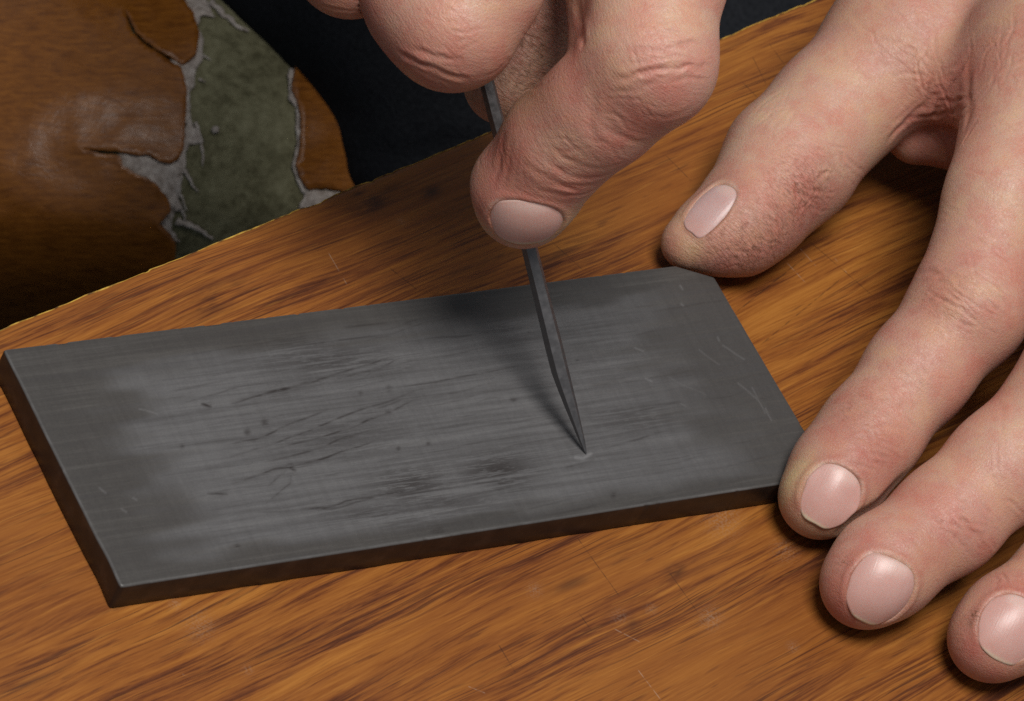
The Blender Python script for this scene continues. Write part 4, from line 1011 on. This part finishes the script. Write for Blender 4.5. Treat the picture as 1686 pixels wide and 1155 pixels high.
        F = [[j * m + k, j * m + (k + 1) % m, (j + 1) * m + (k + 1) % m, (j + 1) * m + k] for j in range(len(q) - 1) for k in range(m)] + [list(range(m))[::-1], [(len(q) - 1) * m + k for k in range(m)]]
        adopt(new_mesh('loose_thread', V, F, MW), root)
    # a crumb of stuffing
    c = cush(np.array([[354., 213.]]), -.6)[0]
    th, ph = np.meshgrid(np.linspace(0, 2 * np.pi, 12, endpoint=False), np.linspace(.15, np.pi - .15, 7))
    D = np.stack([np.sin(ph) * np.cos(th), np.sin(ph) * np.sin(th), np.cos(ph)], -1).reshape(-1, 3); V = c + D * (1 + .35 * vnoise(D * 1.7 + 4, 160))[:, None] * .85
    F = [[r_ * 12 + k, r_ * 12 + (k + 1) % 12, (r_ + 1) * 12 + (k + 1) % 12, (r_ + 1) * 12 + k] for r_ in range(6) for k in range(12)] + [list(range(12))[::-1], [72 + k for k in range(12)]]
    adopt(new_mesh('padding_tuft', V, F, MW), root)
build_cushion()

# ================================================================= TROUSERS
def build_trousers():
    # a thigh running from upper left to lower right behind the board
    edge = np.array([(50, -420), (202, -150), (306, 0), (380, 90), (442, 178), (504, 262), (540, 320), (598, 460), (694, 640)], float)
    t = np.linspace(0, len(edge) - 1, 90); E_ = np.stack([np.interp(t, range(len(edge)), edge[:, d]) for d in (0, 1)], -1)
    for _ in range(6): E_[1:-1] = (E_[:-2] + 2 * E_[1:-1] + E_[2:]) / 4
    m = 110; V = []
    tn = np.gradient(E_, axis=0); tn /= np.linalg.norm(tn, axis=1)[:, None]; nv = np.c_[-tn[:, 1], tn[:, 0]]; nv *= np.sign(nv[:, :1] + 1e-9)
    Rr = np.linspace(470, 560, len(E_))
    al = np.linspace(0, 2 * np.pi, m, endpoint=False)
    for i in range(len(E_)):
        c = E_[i] + np.array([Rr[i], -.25 * Rr[i]]) * 1.0
        nn = (E_[i] - c) / np.linalg.norm(E_[i] - c); rad = np.linalg.norm(E_[i] - c)
        fold = 1 + .018 * np.sin(al * 5 + i * .09) + .030 * vnoise(np.c_[np.cos(al) * 2.2 + 7, np.sin(al) * 2.2, 0 * al + i / 16.], 170) + .012 * vnoise(np.c_[np.cos(al) * 7, np.sin(al) * 7, 0 * al + i / 7.], 171)
        fold = np.where(np.abs(np.cos(al)) > .97, 1 + (fold - 1) * .3, fold)
        q = c + nn * (rad * np.cos(al) * fold)[:, None]; dep = 1138 - .118 * rad * np.sin(al) * fold + .05 * (E_[i][1] - 300) * -.35
        V.append(Qv(q[:, 0], q[:, 1], dep))
    V = np.concatenate(V); I = np.arange(len(V)).reshape(len(E_), m); In = np.roll(I, -1, 1)
    F = np.stack([I[:-1], In[:-1], In[1:], I[1:]], -1).reshape(-1, 4)
    o = new_mesh('trouser_leg', V, [list(map(int, f)) for f in F] + [[int(x) for x in I[0][::-1]], [int(x) for x in I[-1]]], MC)
    # seam line
    k = 26; pts = V.reshape(len(E_), m, 3)[:, k]; nb = 5; SV = []
    for i in range(len(pts)):
        d = pts[min(i + 1, len(pts) - 1)] - pts[max(i - 1, 0)]; d /= np.linalg.norm(d); s1 = np.cross(d, R[2]); s1 /= np.linalg.norm(s1); s2 = np.cross(d, s1)
        SV += [pts[i] + .7 * (math.cos(j * 2 * math.pi / nb) * s1 + math.sin(j * 2 * math.pi / nb) * s2) for j in range(nb)]
    SF = [[i * nb + j, i * nb + (j + 1) % nb, (i + 1) * nb + (j + 1) % nb, (i + 1) * nb + j] for i in range(len(pts) - 1) for j in range(nb)]
    new_mesh('seam', SV, SF, MC, parent=o)
    tag(o, 'black trouser leg of the person sitting behind the board', 'trousers')
build_trousers()
